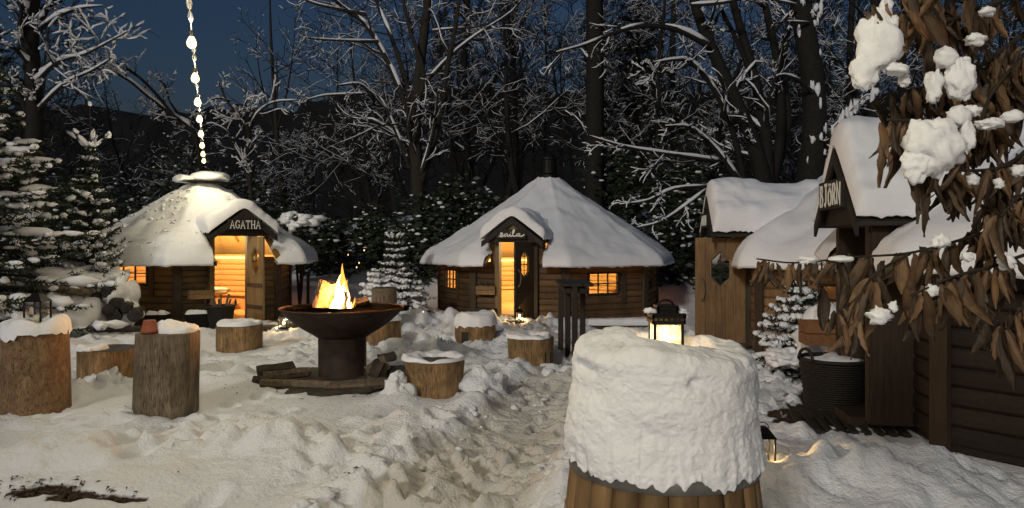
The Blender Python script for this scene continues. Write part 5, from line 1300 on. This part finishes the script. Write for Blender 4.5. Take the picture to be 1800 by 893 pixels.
# ------------------------------------------------------------------ spruces
def spruce(name, label, group, x, y, Hh, Rr, seed, z=None, droop=.25, dens=1.0, snow=.75, sw=1.0, mat='needle', leader=True, zmin=.06, tw=1.0, bud=False, top=.98, gap=1.0):
    rng = random.Random(seed); z0 = gz(x, y) if z is None else z
    e = empty(name, (x, y, z0), 0, label, 'tree', group)
    tk, nd, sn, brm = MB(), MB(), MB(), MB()
    tk.tube([(0, 0, -.1), (.02, 0, Hh * .5), (0, 0, Hh)], [.03 + Hh * .016, .02 + Hh * .009, .008], 7)
    levels = int(Hh * 5.2 * dens)
    def twig(p, d, L, w_):
        a, b_ = ortho(d); k = max(6, int(L / .02)); 
        for i in range(k):
            q = p + d * (L * (i + .5) / k); ang = rng.uniform(0, 2 * PI); s_ = (a * math.cos(ang) + b_ * math.sin(ang)); ln = w_ * rng.uniform(.7, 1.2); tip = q + s_ * ln + d * ln * .7; o = d * .011 * tw
            nd.add([q - o, q + o, tip], [(0, 1, 2)])
    def pad(p0, p1, w_):
        L_ = (p1 - p0).length; d_ = (p1 - p0) / max(L_, 1e-4); t = rng.uniform(0, .15) * L_
        while t < L_:
            ln = min(L_ - t, rng.uniform(2.5, 7.0) * w_)
            if ln < w_ * .8: break
            m = 4; k = w_ * rng.uniform(.55, 1.25); a_ = p0 + d_ * t; pp = []; rr_ = []
            for i in range(m + 1):
                f_ = i / m; pp.append(a_ + d_ * ln * f_ + Vector((rng.gauss(0, .12), rng.gauss(0, .12), .42 + rng.gauss(0, .08))) * k); rr_.append(k * (.25, .85, 1.0, .8, .2)[i] * rng.uniform(.8, 1.2))
            sn.tube(pp, rr_, 6, True, .75)
            t += ln + rng.uniform(.1, 2.2) * w_ * gap
    for l in range(levels):
        f = l / max(1, levels - 1); zc = Hh * (zmin + (top - zmin) * f); Lb = Rr * (1 - f) ** .8 + .06
        nb = max(4, int((7 if f < .7 else 5)))
        for k in range(nb):
            an = 2 * PI * k / nb + l * 1.3 + rng.uniform(-.3, .3); L = Lb * rng.uniform(.65, 1.15)
            up = -droop * (1 - f) + .35 * f + rng.gauss(0, .08)
            d0 = Vector((math.cos(an), math.sin(an), up)).normalized(); pts = [Vector((0, 0, zc))]; d = d0.copy(); ns_ = 6
            for i in range(ns_):
                d = (d + Vector((0, 0, -.05 if i < 3 else .10))).normalized(); pts.append(pts[-1] + d * L / ns_)
            brm.tube(pts, [max(.004, .012 * (1 - i / 7) * (.5 + L)) for i in range(ns_ + 1)], 4, False)
            side = Vector((-math.sin(an), math.cos(an), 0))
            for i in range(1, ns_ + 1):
                twig(pts[i - 1], (pts[i] - pts[i - 1]).normalized(), (pts[i] - pts[i - 1]).length, .035 * tw)
                for sg in (-1, 1):
                    if i < 2 and L > .5: continue
                    tl = L * .42 * (1 - .55 * i / ns_) * rng.uniform(.7, 1.2) + .03; dd = ((pts[i] - pts[i - 1]).normalized() * .75 + side * sg * .8 + Vector((0, 0, rng.gauss(-.08, .12)))).normalized()
                    twig(pts[i], dd, tl, .032 * tw)
                    if rng.random() < snow: pad(pts[i] + dd * tl * .1, pts[i] + dd * tl * .9, (.018 + .016 * L) * sw * rng.uniform(.7, 1.3))
            if rng.random() < snow + .15:
                a_, b_ = rng.choice(((.15, .7), (.35, 1.0), (.2, 1.0))); pad(pts[0].lerp(pts[-1], a_), pts[-1].lerp(pts[0], 1 - b_), (.026 + .026 * L) * sw * rng.uniform(.8, 1.3))
    if bud: sn.blob((0, 0, Hh + .03), (.03, .03, .045), 1, .2, 8, 6)
    if leader:
        for k in range(7):
            an = k * .9; p0 = Vector((0, 0, Hh * min(.86, top))); d = Vector((math.cos(an) * .7, math.sin(an) * .7, .62)).normalized(); q_ = .30 if top > .9 else .48; brm.tube([p0, p0 + d * q_], [.008, .005], 4); twig(p0, d, q_, .03); pad(p0 + d * .03, p0 + d * q_, .032 * sw)
        twig(Vector((0, 0, Hh * min(.86, top))), Vector((0, 0, 1)), Hh * (1 - min(.86, top)), .02)
    tk.build('trunk', M['bark'], e, True); [tag(q, kind='stuff') for q in (brm.build('branches', M['bark'], e), nd.build('crown', M[mat], e), sn.build('branch_snow', M['treesnow'], e, True))]
    return e
spruce('spruce_tree', 'young spruce with a snow-tipped leader left of the AGATHA roof', None, at(158, 0, 12.9).x, 12.9, 3.95, .66, 5, snow=.42, sw=1.6, bud=True, dens=.8, droop=-.3, top=.80, gap=1.2, tw=1.7)
spruce('spruce_tree', 'big snow-laden spruce at the left edge of the picture', None, at(-30, 0, 11.6).x, 11.6, 4.6, 1.75, 8, snow=.45, sw=1.8, dens=.95, tw=2.0, droop=.05, gap=1.5)
spruce('spruce_tree', 'snowy spruce low behind the left log table', None, at(40, 0, 13.4).x, 13.6, 2.3, 1.4, 9, snow=.42, sw=2.0, dens=.7, tw=2.0, gap=1.3)
spruce('spruce_tree', 'small spruce with a forked snowy top beside the Saila cabin', None, at(694, 0, 15.6).x, 15.6, 1.75, .52, 14, snow=.75, sw=1.5, droop=.35, tw=1.6, dens=1.5)
spruce('snowy_shrub', 'low spreading evergreen shrub weighed down by snow left of the Saila cabin', None, at(712, 0, 14.9).x, 14.9, .95, .75, 16, snow=.8, sw=1.9, droop=.35, leader=False, dens=2.0, tw=1.5)
spruce('snowy_shrub', 'white rounded shrub behind the tall grey log', None, at(662, 0, 14.7).x, 14.7, 1.0, .48, 18, snow=.95, sw=2.4, droop=.6, leader=False, dens=2.0)
spruce('snowy_shrub', 'dark-needled snowy shrub before the third cabin wall', None, at(1405, 0, 8.75).x, 8.75, 1.08, .55, 22, snow=.75, sw=1.9, droop=.25, dens=2.0, leader=False, tw=1.6)
snow_mass(1452, 595, 8.15, 52, 60, .36, 21, 'snow_heap', 'tall smooth heap of snow behind the wicker basket', .3)
snow_mass(1380, 628, 8.3, 30, 16, .25, 24, 'snow_heap', 'low lump of snow at the foot of the third cabin', .3)
# snow-laden evergreen bushes along the edge of the wood
def bush(label, group, x, y, rx, ry, rz_, zc, seed, nl=900, npad=170, ps=.06, mat='evergreen', name='snowy_bush', stem=True):
    rng = random.Random(seed); z0 = gz(x, y); e = empty(name, (x, y, z0), 0, label, 'bush', group); lf, sn, st = MB(), MB(), MB()
    def pt(k):
        while True:
            d = Vector((rng.gauss(0, 1), rng.gauss(0, 1), rng.gauss(0, 1))).normalized()
            q = 1 + .45 * float(fbm(d.x * 2.2 + seed, d.y * 2.2, d.z * 2.2, 2, seed)); t = rng.uniform(k, 1) ** .6
            return Vector((d.x * rx, d.y * ry, d.z * rz_)) * q * t + Vector((0, 0, zc)), d
    for i in range(nl):
        p, d = pt(.1); s_ = rng.uniform(.05, .13); a, b_ = ortho(Vector((rng.gauss(0, 1), rng.gauss(0, 1), rng.gauss(0, 1))).normalized()); lf.add([p - a * s_, p + b_ * s_ * .5, p + a * s_, p - b_ * s_ * .5], [(0, 1, 2, 3)])
    for i in range(npad):
        p, d = pt(.5)
        if d.z < -.15 and rng.random() < .8: continue
        s_ = ps * rng.uniform(.45, 1.5); sn.blob(p + Vector((0, 0, .02)), (s_ * rng.uniform(.8, 1.5), s_ * rng.uniform(.8, 1.5), s_ * .55), i, .35, 7, 5)
    for k in range(5):
        an = k * 1.3; st.tube([(0, 0, 0), (rx * .2 * math.cos(an), ry * .2 * math.sin(an), zc * .6), (rx * .6 * math.cos(an), ry * .6 * math.sin(an), zc + rz_ * .5)], [.03, .02, .008], 5, False)
    if stem: st.build('stem', M['bark_dark'], e, True)
    tag(lf.build('foliage', M[mat], e), kind='stuff'); tag(sn.build('snow', M['treesnow'], e, True), kind='stuff')
GBU = 'snow-dusted evergreen bushes at the edge of the wood'
LBU = ['right of the round-headed little tree', 'behind the flames of the fire', 'beside the small forked spruce', 'left of the Saila roof edge, largest of its row', 'behind the Saila dormer', 'right of the Saila eave', 'at the left of the third cabin gable', 'tall and dark above the snow-covered bench', 'behind the third cabin ridge', 'behind the right slope of the Saila roof', 'behind the AGATHA roof', 'behind the left spruces', 'behind the nearest cabin gable', 'behind the third cabin roof peak', 'far left beyond the AGATHA roof', 'left behind the young spruce', 'between the AGATHA roof and the crooked tree', 'far behind the AGATHA chimney']
bush('round-headed little tree capped with snow right of the AGATHA roof', None, at(527, 0, 17.2).x, 17.2, .5, .45, .22, gz(-5, 17.2) + 1.95, 3, 500, 150, .10, 'evergreen', 'small_tree')
for i, (x, y, rx, rz_, zc) in enumerate([(-5.2, 20.5, 1.0, .8, .7), (-3.8, 21.0, 1.1, .9, .8), (-2.4, 20.0, .95, 1.0, .9), (-1.9, 21.5, 1.3, 1.3, 1.2), (-.6, 22.0, 1.2, 1.0, .9), (4.3, 20.0, 1.0, 1.2, 1.0), (5.4, 19.2, 1.1, 1.5, 1.3), (5.2, 21.5, 1.4, 1.9, 1.8), (6.8, 21, 1.3, 1.4, 1.3), (3.4, 22.6, 1.4, 1.6, 1.7), (-8.6, 20.5, 1.4, 1.4, 1.2), (-10.5, 18.0, 1.3, 1.4, 1.2), (8.4, 18.0, 1.2, 1.3, 2.0), (7.2, 17.0, 1.0, 1.1, 1.5), (-12.6, 21.5, 1.8, 1.9, 1.6), (-9.6, 22.5, 1.8, 2.0, 1.7), (-7.2, 21.8, 1.6, 1.6, 1.4), (-10.8, 24.5, 2.2, 2.6, 2.2)]):
    bush('snow-dusted evergreen bush ' + LBU[i], GBU, x, y, rx, rx * .8, rz_, zc, 100 + i, 2000, 110, .05)
# dark conifers in the background
for i, (u, Yd, top, rad_, lb) in enumerate([(1120, 26, -60, 2.3, 'dark conifer filling the sky right of the thick straight trunk'), (-60, 21, -80, 2.4, 'dim conifer in the upper left corner')]):
    x = at(u, 0, Yd).x; z = gz(x, Yd); spruce('conifer_tree', lb, None, x, Yd, EYE - (top - HZ) / FPX * Yd - z, rad_, 200 + i, z=z, snow=.12, sw=1.0, dens=.5, mat='needle_dark', leader=False, zmin=.12, tw=2.6)
# fence-like post by the AGATHA snow slope
b = MB(); b.tube([(0, 0, 0), (.01, 0, 1.0)], .035, 8); p = at(541, 490, 16.6); tag(b.build('wooden_post', M['bark_dark'], None, False, (p.x, 16.6, gz(p.x, 16.6) - .1)), 'thin dark post in the blue snow right of the AGATHA cabin', 'post')

# ------------------------------------------------------------------ string lights
sl = empty('string_lights', (-6.25, 15.0, 3.33), 0, 'string of glowing warm bulbs running from the AGATHA chimney towards the camera', 'string lights')
def cab(Yq): return Vector((-.166 - .4056 * Yq, Yq, 3.33 - .02 * math.sin((Yq % 5.0) / 5.0 * PI)))
o0 = Vector((-6.25, 15.0, 3.33))
b = MB(); b.tube([cab(q) - o0 for q in np.arange(15.0, -10.1, -.25)], .007, 5); b.build('cable', M['cable'], sl, True)
b = MB(); rr = random.Random(4)
for q in np.arange(14.8, -9, -.31):
    if rr.random() < .8:
        a, c = cab(q) - o0, cab(q - .24) - o0; b.tube([a + Vector((0, 0, .01)), a.lerp(c, .5) + Vector((0, 0, .014 * rr.uniform(.6, 1.4))), c + Vector((0, 0, .01))], [.010, .022, .010], 6)
tag(b.build('cable_snow', M['snow'], sl, True), kind='stuff')
for k in range(19):
    q = 14.9 - 1.27 * k; p = cab(q) - o0
    b = MB(); b.lathe([(.016, 0), (.016, -.045), (.02, -.05), (0, -.05)], 10, p); sk_ = b.build('socket', M['cable'], sl)
    b = MB(); b.lathe([(0, -.048), (.018, -.052), (.032, -.08), (.038, -.105), (.032, -.13), (.014, -.145), (0, -.147)], 12, p); b.build('bulb', M['bulb'], sl, True)
    point('bulb_light', p + Vector((0, 0, -.105)), BULB_W, (1.0, .84, .53), .052, sl)

# ------------------------------------------------------------------ overhanging branch with dead leaves and snow at the right
br = empty('leafy_branch', at(1830, 60, 2.0), 0, 'overhanging branch with curled brown dead leaves and clumps of snow at the upper right', 'branch')
bo = Vector(br.location)
def leaf_mesh(seed, L=.10, W=.030):
    rng = random.Random(seed); b = MB(); n, m = 9, 4; V = []; fold = rng.uniform(1.0, 2.0); curl = rng.uniform(-1.6, 1.6); tw_ = rng.uniform(-1.6, 1.6)
    for i in range(n):
        t = i / (n - 1); w_ = W * (math.sin(PI * min(1, t * .9 + .06)) ** .8) * (1 - .3 * t); cz = -L * t; cy = curl * L * .35 * t * t
        for j in range(m + 1):
            q = (j / m - .5) * 2; a = q * fold; x = w_ * math.sin(a) / max(.3, fold) * 1.1; y = w_ * (1 - math.cos(a)) * 1.0 + .0025 * math.sin(t * 20 + q * 3 + seed)
            c, s_ = math.cos(tw_ * t), math.sin(tw_ * t); V.append((x * c - y * s_, x * s_ + y * c + cy, cz + .002 * math.sin(q * 6 + t * 9)))
    b.add(V, [(i * (m + 1) + j, i * (m + 1) + j + 1, (i + 1) * (m + 1) + j + 1, (i + 1) * (m + 1) + j) for i in range(n - 1) for j in range(m)])
    me = bpy.data.meshes.new('leaf'); me.from_pydata(b.v, [], b.f); me.polygons.foreach_set('use_smooth', [True] * len(me.polygons)); me.materials.append(M['leaf']); return me
LM = [leaf_mesh(i, .100 * (0.75 + .05 * i), .0155 + .0016 * (i % 4)) for i in range(12)]
TW = [  # twigs: picture path, depth from/to, radius
    ([(1960, -60), (1800, 60), (1700, 130), (1640, 150), (1600, 155)], 2.3, 2.0, .010), ([(1900, -80), (1740, 10), (1640, 40), (1560, 20), (1530, 10)], 2.2, 1.9, .009),
    ([(1960, 100), (1830, 150), (1760, 190), (1690, 220), (1620, 215), (1560, 210)], 2.2, 1.9, .009), ([(1960, 200), (1840, 240), (1770, 290), (1700, 300), (1640, 290)], 2.2, 1.85, .008),
    ([(1960, 330), (1820, 375), (1740, 405), (1660, 430), (1590, 446), (1500, 452), (1400, 462), (1330, 455)], 2.1, 1.9, .0055), ([(1960, 420), (1830, 440), (1740, 470), (1680, 485), (1600, 520)], 2.1, 1.8, .006),
    ([(1960, 20), (1860, 60), (1790, 110), (1740, 170), (1720, 240)], 2.1, 2.0, .008), ([(1960, 270), (1880, 300), (1800, 340), (1760, 380)], 2.0, 1.9, .007), ([(1720, 15), (1660, -10), (1600, -30)], 2.1, 2.0, .007),
    ([(1960, 500), (1880, 520), (1800, 540), (1770, 580)], 2.0, 1.9, .006), ([(1600, 446), (1540, 480), (1505, 530), (1490, 570)], 1.95, 1.85, .004)]
b = MB(); TP = []
for pix, y0, y1, r in TW:
    pts, rad = limb(pix, y0, y1, r, r * .4, 4); b.tube([p - bo for p in pts], rad, 6); TP.append(pts)
b.build('twigs', M['bark'], br, True)
rng = random.Random(31); nlv = [70, 52, 70, 70, 76, 64, 60, 62, 24, 44, 24]; nind = 0; extra = MB()
for pts, cnt in zip(TP, nlv):
    for k in range(cnt):
        t = rng.uniform(.12, 1.0) * (len(pts) - 1); i = min(int(t), len(pts) - 2); p = pts[i].lerp(pts[i + 1], t - i)
        u = 900 + p.x / p.y * FPX
        if u > 1835: continue
        if k % 2 == 1 and nind >= 0 and rng.random() < .93:
            me_ = LM[rng.randrange(12)]; s_ = rng.uniform(.8, 1.4) * (.6 if u < 1500 else 1)
            mt = Matrix.Translation(p - bo + Vector((rng.gauss(0, .015), abs(rng.gauss(0, .07)), -.003))) @ Matrix.Rotation(rng.uniform(0, 6.28), 4, 'Z') @ Matrix.Rotation(rng.gauss(0, .35), 4, 'X') @ Matrix.Scale(s_, 4)
            extra.add([mt @ v.co for v in me_.vertices], [tuple(q.vertices) for q in me_.polygons]); continue
        nind += 1
        o = bpy.data.objects.new('leaf', LM[rng.randrange(12)]); COL.objects.link(o); o.parent = br
        o.location = p - bo + Vector((rng.gauss(0, .012), rng.gauss(0, .03), -.003)); s_ = rng.uniform(.75, 1.35)
        if u < 1500: s_ *= .6
        o.scale = (s_, s_, s_); o.rotation_euler = (rng.gauss(0, .22), rng.gauss(.16, .24), rng.uniform(0, 6.28))
tag(extra.build('leaf_mass', M['leaf'], br, True), kind='stuff'); print('LEAVES', nind)
for i, (u, v, Yd, ru, rv, sd2) in enumerate([(1545, 75, 1.9, 36, 52, 1), (1520, 125, 1.9, 22, 34, 2), (1555, 25, 1.9, 14, 22, 3), (1637, 262, 1.85, 48, 52, 4), (1610, 290, 1.84, 26, 30, 5), (1688, 138, 1.9, 24, 36, 6), (1663, 102, 1.9, 20, 18, 7), (1642, 155, 1.9, 14, 26, 8), (1685, 205, 1.88, 20, 18, 9), (1710, 195, 1.9, 14, 10, 10), (1700, 240, 1.87, 14, 22, 11),
                                             (1577, 122, 1.88, 24, 9, 12), (1740, 218, 1.9, 30, 9, 13), (1780, 205, 1.9, 26, 9, 14), (1715, 70, 1.95, 22, 9, 15), (1545, 556, 1.85, 18, 14, 16), (1640, 512, 1.83, 16, 9, 17), (1570, 540, 1.85, 9, 8, 18), (1710, 316, 1.86, 10, 10, 19), (1755, 322, 1.87, 12, 8, 20), (1655, 425, 1.88, 14, 12, 21), (1770, 460, 1.9, 14, 14, 22), (1700, 452, 1.88, 12, 7, 23), (1590, 142, 1.9, 9, 10, 24), (1480, 455, 1.9, 26, 5, 25), (1420, 457, 1.9, 22, 5, 26), (1735, 20, 1.95, 18, 7, 27), (1790, 300, 1.95, 16, 8, 28)]):
    if rv < 10: ru *= .75; rv *= 1.15
    p = at(u, v, Yd); s_ = Yd / FPX; b = MB(); b.blob(p - bo, (ru * s_, ru * s_ * .85, rv * s_), 60 + sd2, .24 if ru > 18 else .42, 40 if ru > 20 else 20, 26 if ru > 20 else 14, 2.6); b.build('snow_clump', M['snow'], br, True)
